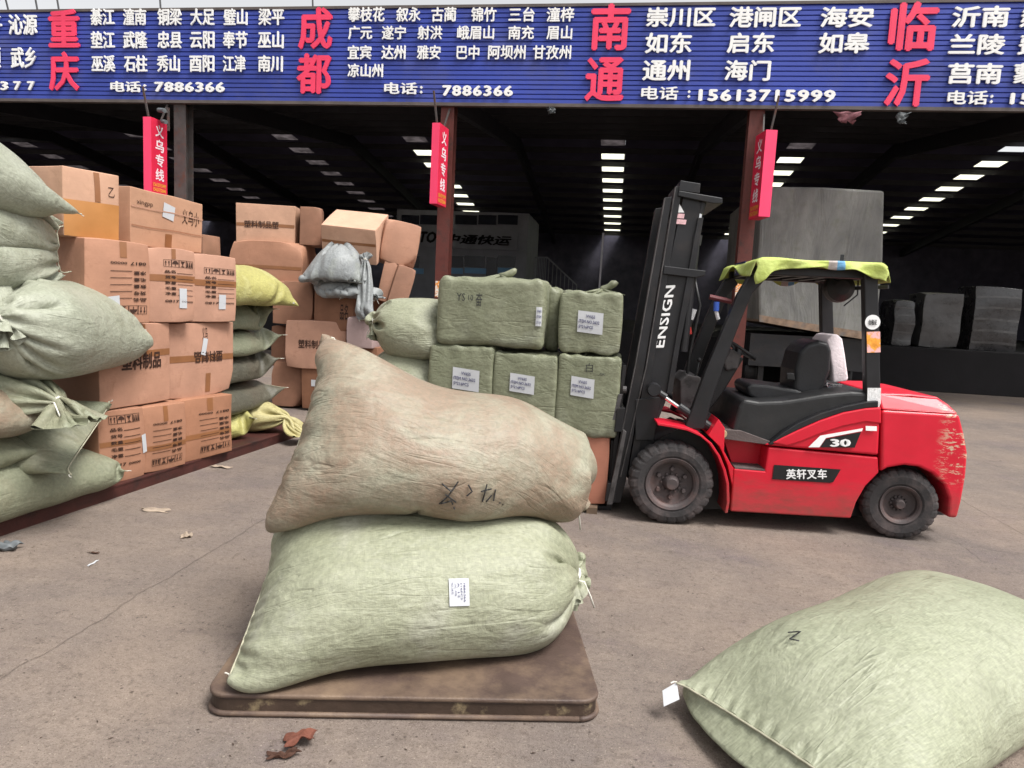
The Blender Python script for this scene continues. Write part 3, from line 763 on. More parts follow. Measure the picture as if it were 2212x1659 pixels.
# ------------------------------------------------------------------ cartons
M_cardA = card_mat('brown_cardboard', S(206, 146, 112, .62), .84)
M_cardB = card_mat('pale_brown_cardboard', S(216, 162, 126, .66), .86)
M_cardC = card_mat('worn_brown_cardboard', S(184, 128, 96, .54), .78)
M_cardO = card_mat('orange_cardboard', S(204, 120, 84, .58), .88)
M_cardP = card_mat('pinkish_cardboard', S(196, 166, 162, .6), .85)
M_tape = plain('brown_tape', S(172, 116, 76, .55), 0.35, 0.1, 6, spec=.5)
M_tapeY = plain('yellow_tape', S(214, 150, 88, .62), 0.35, 0.08, 6, spec=.5)
M_print = plain('brown_print', S(70, 42, 30, .6), 0.7, 0.1, 10)

def sq_noise(seed):
    r = np.random.RandomState(seed); K = r.normal(0, 1, (6, 3))*4.2; ph = r.rand(6, 3)*6.28
    return lambda p: np.array([sum(math.sin(K[i]@p+ph[i, c]) for i in range(6))/6 for c in range(3)])
class Carton:
    def __init__(s, name, label, group, base, size, yaw=0.0, mat=None, seed=0, puff=.022, crush=.020, tilt=None, dent=0.0, sag=0.0, cat='carton', lean=(0, 0)):
        s.size = size; s.nz = sq_noise(seed); s.puff = puff; s.crush = crush; s.sag = sag; s.lean = lean; s.dent = dent
        r = random.Random(seed); s.cr = {(a, b, c): r.random()**2*dent for a in (-1, 1) for b in (-1, 1) for c in (-1, 1)}
        sx, sy, sz = size; n = 9; mb = MB()
        for ax in range(3):
            for sg in (-1, 1):
                P = []
                for i in range(n+1):
                    row = []
                    for j in range(n+1):
                        t = [0, 0, 0]; a_, b_ = [q for q in range(3) if q != ax]
                        e = lambda q: math.copysign(1-(1-abs(q))**1.25, q)
                        t[ax] = sg; t[a_] = e(-1+2*i/n); t[b_] = e(-1+2*j/n)
                        row.append(s.de(t))
                    P.append(row)
                mb.grid(P)
        o = mb.build(name, mat or M_cardA, None, Vector(base), weld=.0008)
        o.rotation_euler = (tilt[0] if tilt else 0, tilt[1] if tilt else 0, yaw)
        q = o.modifiers.new('b', 'BEVEL'); q.width = .007; q.segments = 2; q.limit_method = 'ANGLE'; q.angle_limit = math.radians(50)
        q = o.modifiers.new('w', 'WEIGHTED_NORMAL'); q.keep_sharp = False; q.weight = 80
        for p in o.data.polygons: p.use_smooth = True
        if label: tag(o, label, cat, group)
        s.o = o
    def de(s, t):
        a, b, c = t; sx, sy, sz = s.size; pf = s.puff
        k = 1.0
        if s.dent:
            w = s.cr[(1 if a > 0 else -1, 1 if b > 0 else -1, 1 if c > 0 else -1)]
            k = 1-w*.5*max(0, abs(a)+abs(b)+abs(c)-2.45)
        x = a*k*sx/2+pf*a*(1-b*b)*(1-c*c); y = b*k*sy/2+pf*b*(1-a*a)*(1-c*c)
        z = c*k*sz/2+pf*.7*c*(1-a*a)*(1-b*b)
        if c > 0 and s.sag: z -= s.sag*c*(1-a*a)*(1-b*b)
        p = np.array([x, y, z]); d = s.nz(p+np.array([.3, .1, .2]))*s.crush
        h = (c+1)/2
        return (x+d[0]+s.lean[0]*h, y+d[1]+s.lean[1]*h, z+d[2]+sz/2)
    def face(s, which='f', proud=.004):
        """maps face coordinates (u right, v up, both -1..1) to the carton's own space"""
        def fn(u, v, w=0):
            t = {'f': (u, -1, v), 'r': (1, u, v), 'l': (-1, -u, v), 'b': (-u, 1, v), 't': (u, v, 1)}[which]
            p = s.de(t); q = {'f': (0, -1, 0), 'r': (1, 0, 0), 'l': (-1, 0, 0), 'b': (0, 1, 0), 't': (0, 0, 1)}[which]
            return tuple(p[i]+q[i]*(proud+w*.4) for i in range(3))
        return fn
    def strip(s, name, mat, which, u0, u1, v0, v1, proud=.003, n=8):
        fn = s.face(which, proud); mb = MB()
        mb.grid([[fn(u0+(u1-u0)*i/n, v0+(v1-v0)*j/n) for j in range(n+1)] for i in range(n+1)])
        return mb.build(name, mat, s.o, smooth=True)
    def label_at(s, which, u, v, w, h, rot=0.0, name='paper_label', mat=None, proud=.006):
        fn = s.face(which, proud); sx = {'f': s.size[0], 'b': s.size[0], 't': s.size[0]}.get(which, s.size[1]); sz = s.size[2] if which != 't' else s.size[1]
        c_, s_ = math.cos(rot), math.sin(rot); mb = MB()
        P = [[fn(u+((a*w*c_-b*h*s_)/sx), v+((a*w*s_+b*h*c_)/sz)) for b in (-1, 0, 1)] for a in (-1, 0, 1)]
        mb.grid(P); return mb.build(name, mat or M_paper, s.o)
    def text(s, which, txt, u0, u1, v0, v1, name='printed_words', mat=None, weight=.02, flip=False, proud=.0045):
        fn = s.face(which, proud); mb = MB()
        put_text(mb, txt, lambda u, v, w: fn(u0+(u1-u0)*((1-u) if flip else u), v0+(v1-v0)*((1-v) if flip else v), w), weight)
        return mb.build(name, mat or M_print, s.o)
    def marks(s, which, u0, u1, v0, v1, flip=False, rows=5):
        """handling symbols in a frame, ruled lines each with two characters, and a line of small type"""
        fn0 = s.face(which, .0045)
        fn = (lambda a, b, w=0: fn0(u0+(u1-u0)*(1-a), v0+(v1-v0)*(1-b), w)) if flip else (lambda a, b, w=0: fn0(u0+(u1-u0)*a, v0+(v1-v0)*b, w))
        mb = MB()
        def rect(a0, a1, b0, b1, n=3): mb.grid([[fn(a0+(a1-a0)*i/n, b0+(b1-b0)*j) for j in (0, 1)] for i in range(n+1)])
        def poly(pts): mb.add([fn(*p) for p in pts], [tuple(range(len(pts)))])
        t = .012; b0, b1 = .84, 1.0
        rect(0, 1, b1-.008, b1); rect(0, 1, b0, b0+.008)
        for k in range(5): rect(k*.25-(t if k else 0), k*.25+(t if k < 4 else 0), b0, b1, 1)
        for q in (.07, .17):
            rect(q-.012, q+.012, b0+.025, b1-.06, 1); poly([(q-.035, b1-.065), (q+.035, b1-.065), (q, b1-.02)])
        poly([(.375+.1*math.cos(a), b0+.07+.07*math.sin(a)) for a in np.linspace(0, math.pi, 9)]); rect(.365, .385, b0+.02, b0+.08, 1)
        poly([(.55, b1-.025), (.70, b1-.025), (.635, b0+.07), (.615, b0+.07)]); rect(.612, .638, b0+.03, b0+.07, 1); rect(.57, .68, b0+.015, b0+.03, 1)
        for q in (.80, .875, .95): poly([(q-.03, b0+.02), (q+.03, b0+.02), (q+.012, b1-.03), (q-.012, b1-.03)])
        mb.build('handling_symbols', M_print, s.o)
        wds = ['品名', '货号', '数量', '毛重', '净重']
        for r in range(rows):
            y = .70-r*.125; mb = MB()
            put_text(mb, wds[r], lambda u, v, w: fn(.02+.36*u, y+.07*v, w), .03)
            rect(.42, 1.0, y-.002, y+.010); mb.build('ruled_line', M_print, s.o)
        mb = MB(); put_text(mb, '0817', lambda u, v, w: fn(.02+.45*u, .03+.06*v, w), .03); put_text(mb, '00000', lambda u, v, w: fn(.56+.44*u, .035+.045*v, w), .02)
        mb.build('small_type', M_print, s.o)

# low steel platform under the left stack
M_beam = plain('red_brown_beam', S(92, 48, 42, .5), 0.6, 0.3, 5, 0.15, dirt=S(60, 44, 42, .4), dirt_scale=4)
ang = math.atan2(.29, 3.76)
lp = empty('cargo_platform', (-4.03, 4.04, 0), -ang); tag(lp, 'long low red-brown steel platform under the stack on the left', 'cargo platform')
mb = MB(); mb.box(-1.75, 0, -2.6, 4.25, .085, .105); mb.build('deck', M_beam, lp, bevel=.004)
mb = MB(); mb.box(-.06, -.005, -2.6, 4.24, .0, .084); mb.box(-1.74, -1.69, -2.6, 4.24, 0, .084); mb.box(-1.68, -.065, 4.19, 4.24, 0, .084); mb.box(-1.68, -.065, -2.6, -2.55, 0, .084)
mb.build('edge_beam', M_beam, lp)

GRP = 'cartons stacked on the platform on the left'
def wall_carton(xl, xr, zb, zt, label, yaw=78, depth=.62, X=-4.0, seed=0, mat=None, ymid=900, **k):
    """carton whose front spans photo columns xl..xr at the stack's face, between heights zb and zt"""
    ya = onx(xl, ymid, X)[1]; yb = onx(xr, ymid, X)[1]; w = (yb-ya)/max(.5, math.sin(math.radians(yaw))); yc = (ya+yb)/2
    n = Vector((math.sin(math.radians(yaw)), -math.cos(math.radians(yaw)), 0)); c = Vector((X, yc, zb))-n*depth/2
    return Carton('carton', label, GRP, c, (w*.95, depth, zt-zb-.004), math.radians(yaw), mat, seed, **k)
zz = lambda x, y, X=-4.0: onx(x, y, X)[2]
b = wall_carton(222, 303, .107, .72, 'bottom row carton with printed form lines, beside the sack tip', seed=11, dent=.3)
b.marks('f', -.62, .72, -.60, .86); b.label_at('f', .93, -.05, .05, .16, .1); b.strip('tape', M_tape, 'f', -.98, .98, .02, .16)
b = wall_carton(316, 390, .107, .70, 'bottom row carton printed upside down, second from the sacks', seed=12, X=-3.92, dent=.3, yaw=76)
b.marks('f', -.55, .80, -.82, .52, True); b.strip('tape', M_tape, 'f', -.1, .1, .5, .97); b.strip('edge_tape', M_tape, 'f', -.98, .98, -.35, -.2)
b = wall_carton(402, 487, .107, .70, 'bottom row carton printed upside down, beside the yellow sacks', seed=13, X=-3.86, dent=.3, yaw=76)
b.marks('f', -.35, .90, -.80, .55, True); b.strip('tape', M_tape, 'f', -.98, .98, -.3, -.14); b.strip('edge_tape', M_tape, 'f', .0, .22, .55, .97)
b = wall_carton(224, 362, .72, 1.42, 'carton with four large upright characters, above the sack tip', seed=14, yaw=84, dent=.25, puff=.012)
b.text('f', '塑料制品', -.45, .68, -.12, .30, weight=.03); b.label_at('f', -.38, .50, .07, .16, -.2); b.strip('tape', M_tape, 'f', -.98, .98, .18, .34); b.strip('edge_tape', M_tape, 'f', .05, .22, .6, .98)
b = wall_carton(369, 490, .70, 1.42, 'carton with four large upside-down characters, beside the dark sacks', seed=15, X=-3.94, yaw=80, dent=.25, puff=.012)
b.text('f', '塑料制品', -.25, .62, -.10, .22, weight=.03, flip=True); b.label_at('f', .05, .35, .06, .17, -.25); b.strip('tape', M_tape, 'f', -.98, .98, -.05, .12)
b.text('f', '义乌', .0, .16, .55, .9, 'handwriting', M_print, .0); b.strip('edge_tape', M_tape, 'f', .1, .25, -.9, -.4)
b = wall_carton(210, 307, 1.425, 2.09, 'third row carton printed upside down, next to the big sack', seed=16, yaw=68, X=-3.98, dent=.3, depth=.7)
b.marks('f', -.30, .88, -.78, .55, True); b.label_at('f', -.15, -.60, .09, .18, .1); b.strip('edge_tape', M_tape, 'f', .0, .22, .6, .98)
b = wall_carton(327, 405, 1.425, 2.08, 'third row carton printed right way up, in the middle of its row', seed=17, yaw=70, X=-3.93, dent=.3, sag=.05)
b.marks('f', -.25, .88, -.48, .70); b.label_at('f', .45, -.32, .08, .18, 0); b.strip('edge_tape', M_tape, 'f', .05, .2, .72, .98); b.strip('tape', M_tape, 'f', -.98, .98, .12, .3)
b = wall_carton(417, 492, 1.425, 2.06, 'third row carton printed right way up, beside the yellow sack', seed=18, yaw=70, X=-3.88, dent=.35, sag=.05)
b.marks('f', -.25, .90, -.48, .62); b.label_at('f', .42, -.38, .08, .14, 0); b.strip('tape', M_tape, 'f', -.98, .98, .08, .26)
b = wall_carton(150, 243, 2.095, 2.62, 'top carton with yellow tape across its lower half, beside the topmost sack', seed=19, yaw=74, X=-4.15, depth=.45, mat=M_cardB, ymid=450)
b.strip('tape', M_tapeY, 'f', -.99, .99, -.98, .08); b.strip('edge_tape', M_tape, 'f', .05, .25, .1, .97); b.text('f', '乙', .55, .8, .3, .6, 'handwriting', M_print, .0)
b = wall_carton(282, 436, 2.085, 2.57, 'top carton with handwriting and a white label, under the flag sign', seed=20, yaw=88, X=-4.12, depth=.5, mat=M_cardB, ymid=480, puff=.01)
b.label_at('f', -.02, .38, .16, .13, -.2); b.strip('ridge', M_cardA, 'f', -.99, .99, .34, .38, .008); b.strip('ridge', M_cardA, 'f', -.99, .99, -.32, -.28, .008)
b.text('f', '义乌小', .38, .88, .05, .62, 'handwriting', M_print, .0); b.text('f', 'xingpp', -.85, -.45, .42, .62, 'handwriting', M_print, .0); b.strip('tape', M_tape, 'f', -.1, .1, -.95, -.45)
b = wall_carton(253, 272, 2.09, 2.36, 'small brown carton with a shipping label wedged in the gap of the top row', seed=21, yaw=90, X=-4.4, depth=.4, ymid=500, mat=M_cardC)
b.label_at('f', -.2, .1, .10, .15)
b = wall_carton(438, 476, 2.07, 2.38, 'dim brown carton set back behind the top carton with handwriting', seed=22, yaw=90, X=-4.9, depth=.5, ymid=500, mat=M_cardC)

# pile of worn cartons farther back
GRP2 = 'worn cartons in the pile behind the stack'
def pile(x0, y0, x1, y1, Y, label, yaw=0, depth=.6, mat=None, seed=0, tilt=None, **k):
    a = ony(x0, y1, Y); c = ony(x1, y0, Y); w = (c[0]-a[0]); h = c[2]-a[2]
    n = Vector((math.sin(math.radians(yaw)), -math.cos(math.radians(yaw)), 0))
    cc = Vector(((a[0]+c[0])/2, Y, (ony((x0+x1)/2, y1, Y))[2]))-n*depth/2
    k.setdefault('dent', .6); k.setdefault('puff', .012); k.setdefault('crush', .014)
    return Carton('carton', label, GRP2, cc, (w/math.cos(math.radians(yaw)), depth, h), math.radians(yaw), mat or M_cardA, seed, tilt=tilt, **k)
b = pile(515, 446, 632, 530, 9.9, 'sagging carton with a row of faint characters, topmost on the left of the back pile', 12, .7, M_cardB, 31, sag=.0)
b.text('f', '塑料制品塑', -.72, .45, -.18, .18); b.strip('tape', M_tape, 'f', -.98, .98, -.1, .06)
b = pile(650, 449, 692, 530, 10.0, 'narrow carton between the two topmost cartons of the back pile', 20, .6, M_cardC, 32)
b = pile(700, 468, 815, 545, 9.8, 'pale smooth carton tipped forward above the grey bundle', 6, .75, M_cardB, 33, tilt=(math.radians(24), math.radians(3)), dent=.15, puff=.012, crush=.008)
b.strip('tape', M_tape, 'f', -.98, .98, .05, .2)
b = pile(822, 480, 894, 570, 10.0, 'battered round-cornered carton at the right end of the back pile', 22, .7, M_cardA, 34, tilt=(0, math.radians(10)), dent=1.1, puff=.03)
b = pile(500, 528, 650, 640, 9.8, 'wide carton under the sagging one in the back pile', 6, .7, M_cardA, 35)
b.strip('tape', M_tape, 'f', -.98, .98, .0, .12)
b = pile(592, 612, 672, 702, 9.7, 'carton half hidden by the yellow sack in the back pile', 12, .7, M_cardC, 36)
b = pile(676, 633, 766, 715, 9.7, 'carton directly under the grey bundle in the back pile', -6, .7, M_cardC, 37); b.text('f', '品名', .35, .75, -.4, .4)
b = pile(618, 702, 745, 798, 9.65, 'carton with a row of dark characters in the middle of the back pile', 5, .7, M_cardA, 38)
b.text('f', '塑料制品塑', -.55, .55, -.15, .22)
b = pile(586, 706, 618, 790, 9.9, 'narrow slice of carton behind the tips of the dark sacks', 0, .6, M_cardC, 39)
b = pile(588, 786, 650, 878, 9.75, 'bottom carton of the back pile beside the dark sacks', 8, .7, M_cardC, 40)
b = pile(652, 800, 745, 886, 9.7, 'bottom carton with a small white label in the back pile', 4, .7, M_cardC, 41); b.label_at('f', -.35, .25, .12, .1)
b = pile(812, 560, 842, 650, 9.95, 'leaning carton left of its twin below the battered carton', 14, .6, M_cardA, 42, tilt=(0, math.radians(12)))
b = pile(838, 575, 878, 655, 9.9, 'leaning carton right of its twin below the battered carton', 24, .6, M_cardC, 43, tilt=(0, math.radians(16)))
b = pile(748, 690, 806, 752, 9.5, 'small pinkish square carton left of the long green sacks', 3, .5, M_cardP, 44, puff=.015)
b = pile(745, 754, 815, 810, 9.6, 'brown carton below the small pinkish carton', 0, .5, M_cardC, 45)
b = pile(770, 640, 838, 700, 10.3, 'shaded carton behind the tail of the grey bundle', 0, .5, M_cardC, 46)
b = pile(748, 812, 900, 880, 9.75, 'bottom carton of the back pile behind the raised ear of the upper sack', 0, .6, M_cardC, 47)

# ------------------------------------------------------------------ sacks of the left stack
SG = 'woven sacks stacked on the left'
flat = lambda z: (lambda x, y: np.full_like(x, z))
def left_sack(label, c1_, c2_, e_, L, W_, floor, mat, seed, name='woven_sack', e2=None, fill=.72, group=SG, Nu=52, Np=72, pin=(1, 1, 1), lump=.012, steps=60, tail=.16, hem=.06, sag=.12, normal=(1, 0, .6), **k):
    X, ei = sack_sim(c1_, c2_, e_, e2, L=L, W=W_, fill=fill, floor=floor, seed=seed, Nu=Nu, Np=Np, pin=pin, lump=lump, steps=steps, tail=tail, hem=hem, sag=sag, normal=normal)
    o, g = sack_obj(X, ei, name, label, group, mat, L, W_, tied=e2 is None, **k)
    return X, o, g
A3 = lambda *p: np.array(p, float)
left_sack('bottom green sack whose pointed corner reaches the printed cartons', onx(272, 1018, -3.80), A3(-4.75, 5.25, .32), A3(-4.25, 3.35, .40), 1.95, 1.0, flat(.107), M_sackC, 51, fill=.85)
left_sack('green sack end bulging in at the far left edge above the bottom sack', A3(-3.95, 4.33, .55), A3(-4.75, 4.25, .70), A3(-4.3, 2.8, .70), 1.7, 1.0, flat(.46), M_sackC, 52, fill=.85)
X_, o_, g_ = left_sack('green sack showing its flat sewn end with a hanging pointed corner', onx(150, 1042, -3.66), onx(238, 868, -3.92), A3(-5.3, 4.35, .80), 1.75, .98, flat(.42), M_sackC, 53, normal=(0, -1, 0), hem=.04)
left_sack('tan-bottomed green sack lying left of the knotted one', onx(128, 892, -3.86), A3(-4.7, 4.45, 1.02), A3(-4.2, 2.6, .95), 1.95, 1.05, flat(.70), M_sackB, 54, fill=.82)
X_, o_, g_ = left_sack('green sack with its knotted mouth and grey ruffle facing the yard', A3(-5.35, 3.95, 1.05), A3(-5.3, 4.95, 1.05), onx(126, 872, -3.70), 1.95, .98, flat(.80), M_sackC, 55, tail=.30, normal=(0, 0, 1), cordlen=.05)
left_sack('large pale sack with gathered mouth and pointed corner, widest of the left stack', onx(314, 716, -3.92), A3(-4.9, 5.25, 1.70), onx(-14, 690, -3.86), 2.02, 1.28, flat(1.06), M_sackL, 56, fill=.80, Nu=72, Np=96)
left_sack('pale green sack with blunt rounded end, second from the top', onx(150, 588, -4.12), onx(156, 490, -4.20), A3(-4.3, 2.75, 2.06), 1.95, 1.20, flat(1.66), M_sackL, 57, fill=.88)
left_sack('topmost pale sack whose pointed corner hangs over the yellow-taped carton', onx(176, 462, -3.98), A3(-4.9, 4.7, 2.42), A3(-4.35, 2.75, 2.80), 2.1, 1.36, flat(2.18), M_sackL, 58, fill=.78)
# dark sacks between the cartons and the back pile
DG = 'dark sacks piled beyond the printed cartons'
for k, (tx, ty, zf, m, lab, W_) in enumerate(((618, 838, .40, M_sackD, 'lowest dark brown sack beside the printed cartons', .80), (606, 775, .72, M_sackD, 'dark brown sack second from the bottom beside the printed cartons', .78),
                                      (612, 724, 1.02, M_sackC, 'dark green sack with white thread at its tip, second below the yellow sack', .78), (596, 668, 1.30, M_sackC, 'dark green sack directly under the yellow sack', .80))):
    c = onx(tx, ty, -3.92)
    left_sack(lab, c, A3(-4.75, 7.95, c[2]+.08), A3(-4.3, 6.2, c[2]+.03), 1.95, W_, flat(zf), m, 60+k, group=DG, Nu=40, Np=56, fill=.62)
c = onx(637, 655, -3.72)
left_sack('yellow sack lying on top of the dark sacks with its corner hanging down', c, A3(-4.65, 8.05, 1.98), A3(-4.2, 6.35, 1.88), 2.05, 1.05, flat(1.58), M_sackY, 66, group='yellow sacks', Nu=52, Np=72, fill=.72, name='yellow_sack')
c = onx(556, 935, -3.86)
left_sack('bright yellow sack on the platform end beside the printed cartons', onx(552, 905, -3.80), onx(500, 880, -4.4), A3(-4.4, 6.5, .3), 1.15, .62, flat(.107), M_sackY, 67, group='yellow sacks', Nu=36, Np=48, fill=.72, name='yellow_sack')
left_sack('crumpled cream yellow sack with an open torn mouth at the end of the platform', A3(-4.7, 7.3, .35), A3(-4.6, 7.9, .55), onx(618, 905, -3.72), 1.35, .72, flat(.107), sack_mat('cream_yellow_sack', S(206, 196, 142, .66), S(190, 178, 124, .6), streak=.5), 68, group='yellow sacks', Nu=40, Np=52, fill=.6, tail=.34, cord=False, name='yellow_sack')

# grey bundle on the back pile
GB = 'grey tied plastic bundle lying on the cartons of the back pile'
X, ei = sack_sim(ony(660, 600, 9.5), ony(790, 640, 9.5), ony(738, 528, 9.85), L=1.22, W=1.12, fill=.62, floor=lambda x, y: np.full_like(x, ony(730, 610, 9.7)[2]), seed=71, Nu=60, Np=84, tail=.22, normal=(0, -1, 0), sag=.2, lump=.03, wr=.03, steps=50)
o, g = sack_obj(X, ei, 'plastic_bundle', 'upper grey plastic bundle with a knotted tuft, on the back pile', 'grey plastic bundles on the back pile', M_sackG, 1.15, 1.05, cat='bundle')
X, ei = sack_sim(ony(735, 668, 9.5), ony(660, 590, 9.8), ony(806, 655, 9.65), L=1.32, W=.9, fill=.55, floor=lambda x, y: np.full_like(x, ony(730, 640, 9.7)[2]), seed=72, Nu=56, Np=84, tail=.18, normal=(0, -1, 0), sag=.2, lump=.03, wr=.03, steps=50)
o, g = sack_obj(X, ei, 'plastic_bundle', 'lower grey plastic bundle with a drooping triangular corner, on the back pile', 'grey plastic bundles on the back pile', M_sackG, 1.25, .85, cat='bundle')
X, ei = sack_sim(ony(800, 690, 9.4), ony(775, 690, 9.45), ony(790, 560, 9.6), L=1.0, W=.34, fill=.45, floor=None, seed=73, Nu=40, Np=36, tail=.1, normal=(0, -1, 0), sag=.05, lump=.02, steps=40, tie_r=.03)
o, g = sack_obj(X, ei, 'plastic_bundle', 'long grey plastic tail hanging down from the tied bundles', 'grey plastic bundles on the back pile', M_sackG, 1.0, .34, cat='bundle')
# ------------------------------------------------------------------ the load on the forks
M_bale = sack_mat('green_wrapped_bale', S(146, 150, 122, .55), S(160, 162, 136, .58), stain_sheen=S(178, 182, 166, .64), blotch=.6, streak=.5, weave=.5, crease=.75)
BG = 'green wrapped bales on the forks'
def bale(label, x0, x1, y0, y1, z0, z1, seed, knot=True, r=.026, topx=.5, yaw=0):
    rng = np.random.RandomState(seed); K = rng.normal(0, 1, (8, 3))*7; ph = rng.rand(8)*6.28; K2 = rng.normal(0, 1, (8, 3))*np.array([20, 20, 6]); ph2 = rng.rand(8)*6.28
    hx, hy, hz = (x1-x0)/2, (y1-y0)/2, (z1-z0)/2; n = 22
    def de(t):
        p = np.array([t[0]*hx, t[1]*hy, t[2]*hz]); inn = np.clip(p, -np.array([hx-r, hy-r, hz-r]), np.array([hx-r, hy-r, hz-r]))
        d = p-inn; l = np.linalg.norm(d)
        q = inn+d/l*r if l > 1e-6 else p
        bul = .02*(1-t[0]**2)*(1-t[1]**2)*(1 if True else 0)
        nn = d/l if l > 1e-6 else np.zeros(3)
        w = sum(math.sin(K[i]@q+ph[i]) for i in range(8))/8
        edge = max(0, abs(t[2])-.55)/.45
        w2 = sum(abs(math.sin(K2[i]@q+ph2[i])) for i in range(8))/8-.6
        q = q+nn*(w*.012+w2*.07*edge**1.5)
        side = (1-t[2]**2)
        q = q+nn*.010*side
        if t[2] > .98 and knot:                        # cloth gathered to a knot on top
            rr = math.hypot((q[0]-(topx-.5)*2*hx*.6)/hx, q[1]/hy); an = math.atan2(q[1], q[0]-(topx-.5)*2*hx*.6)
            q[2] += max(0, .5-rr)*.07+.010*math.sin(an*11+seed)*max(0, 1-rr)*min(1, rr*4)
        return q+np.array([0, 0, hz])
    mb = MB()
    for ax in range(3):
        for sg in (-1, 1):
            P = []
            for i in range(n+1):
                row = []
                for j in range(n+1):
                    t = [0, 0, 0]; a_, b_ = [q for q in range(3) if q != ax]
                    e = lambda q: math.copysign(1-(1-abs(q))**1.5, q)
                    t[ax] = sg; t[a_] = e(-1+2*i/n); t[b_] = e(-1+2*j/n); row.append(tuple(de(t)))
                P.append(row)
            mb.grid(P)
    o = mb.build('wrapped_bale', M_bale, None, Vector(((x0+x1)/2, (y0+y1)/2, z0)), weld=.0015, smooth=True); o.rotation_euler.z = yaw
    uv = o.data.uv_layers.new(name='UVMap'); co = [0]*(len(o.data.loops)*2)
    for lp_ in o.data.loops:
        p = o.data.vertices[lp_.vertex_index].co; co[lp_.index*2] = p[0]+p[1]*.7; co[lp_.index*2+1] = p[2]
    uv.data.foreach_set('uv', co)
    q = o.modifiers.new('ss', 'SUBSURF'); q.levels = 1; q.render_levels = 1
    tag(o, label, 'bale', BG)
    if knot:
        mb = MB(); kx = (topx-.5)*2*hx*.6; rg = random.Random(seed)
        pts = [Vector((kx, -hy*.2, 2*hz+.02))]
        for i in range(5): pts.append(pts[-1]+Vector((rg.uniform(.0, .05), rg.uniform(-.04, .03), rg.uniform(0, .03))))
        mb.tube(pts, [.03, .036, .03, .034, .028, .012], 7)
        for k in range(7):
            a = k*.9; mb.tube([(kx, -hy*.2, 2*hz+.03), (kx+.09*math.cos(a), -hy*.2+.09*math.sin(a), 2*hz+.015), (kx+.2*math.cos(a), -hy*.2+.16*math.sin(a), 2*hz-.005)], [.02, .012, .004], 6)
        mb.build('knotted_mouth', M_bale, o, smooth=True)
    def face(u, v, w=0, proud=.008):
        p = de((u, -1, v)); return (p[0], p[1]-proud, p[2])
    return o, face
def bale_label(o, face, u0, u1, v0, v1, sk=-.06, lines=('VV655', 'ITEM NO.3632', '5*216PCS')):
    f = lambda u, v, pr: face(u0+(u1-u0)*u, v0+(v1-v0)*v+sk*u, 0, pr)
    mb = MB(); mb.grid([[f(a/4, b/4, .010) for b in range(5)] for a in range(5)]); lb = mb.build('paper_label', M_paper, o)
    for k, t in enumerate(lines):
        mb = MB(); x0_, x1_ = ((.32, .68), (.05, .86), (.05, .62))[k]
        put_text(mb, t, lambda u, v, w: f(x0_+(x1_-x0_)*u, .70-.25*k+.15*v, .0135+w*.4), .012); mb.build('printed_line', M_blueink, lb)
B1, f1 = bale('wrapped bale with a white label, lowest on the mast side above the orange carton', -.455, .065, 5.85, 6.45, .66, 1.335, 81, topx=.45)
bale_label(B1, f1, -.55, .20, .02, .50)
B2, f2 = bale('wrapped bale with a white label and twisted mouth, topmost beside the mast', -.47, .045, 5.87, 6.45, 1.36, 1.87, 82, topx=.75)
bale_label(B2, f2, -.40, .42, -.30, .40)
B3, f3 = bale('wrapped bale half hidden behind the upper sack, middle of the lower row', -1.01, -.465, 5.85, 6.45, .66, 1.325, 83, knot=False)
bale_label(B3, f3, -.45, .33, .03, .50)
B4, f4 = bale('wrapped bale with a white label, leftmost of the lower row', -1.58, -1.02, 5.85, 6.45, .66, 1.36, 84, knot=False)
bale_label(B4, f4, -.22, .62, -.05, .48)
B5, f5 = bale('largest wrapped bale with handwriting, lying across two smaller bales', -1.53, -.60, 5.84, 6.5, 1.37, 1.95, 85, knot=True, topx=.55, r=.06)
mb = MB(); mb.grid([[f5(.86+.11*a/3, -.32+.55*b/3, 0, .012) for b in range(4)] for a in range(4)]); lb = mb.build('paper_label', M_paper, B5)
for k in range(3):
    mb = MB(); put_text(mb, ('VV655', 'ITEM', '216')[k], lambda u, v, w: f5(.875+.08*u, .08-.16*k+.07*v, 0, .016+w*.4), .012); mb.build('printed_line', M_blueink, lb)
mb = MB()
put_text(mb, 'YS', lambda u, v, w: f5(-.62+.16*u, .30+.22*v, 0, .010), 0); put_text(mb, '10', lambda u, v, w: f5(-.40+.09*u, .32+.16*v, 0, .010), 0); put_text(mb, '奋', lambda u, v, w: f5(-.26+.12*u, .16+.40*v, 0, .010), 0)
mb.build('handwriting', M_ink, B5)
mb = MB(); put_text(mb, '白', lambda u, v, w: f1(-.1+.22*u, .62+.22*v, 0, .010), 0); put_text(mb, '一灰', lambda u, v, w: f1(.05+.5*u, .55+.07*v, 0, .010), 0); mb.build('handwriting', M_ink, B1)
B6, f6 = bale('narrow wrapped bale peeking out behind the largest bale', -.62, -.50, 6.15, 6.75, 1.35, 1.90, 86, knot=False, r=.05)
Carton('carton', 'orange cardboard carton under the bale beside the mast', None, Vector((-.23, 6.18, .06)), (.50, .6, .595), 0, M_cardO, 91, dent=.15, puff=.008, crush=.006)
c = Carton('carton', 'orange cardboard carton under the leftmost bale, hidden behind the upper sack', None, Vector((-1.25, 6.18, .06)), (.62, .6, .595), 0, M_cardO, 92, dent=.15, puff=.008, crush=.006)
c = Carton('carton', 'orange cardboard carton under the middle bale, hidden behind the upper sack', None, Vector((-.72, 6.18, .06)), (.40, .6, .595), 0, M_cardO, 93, dent=.15, puff=.008, crush=.006)
LG = 'long green sacks beside the wrapped bales'
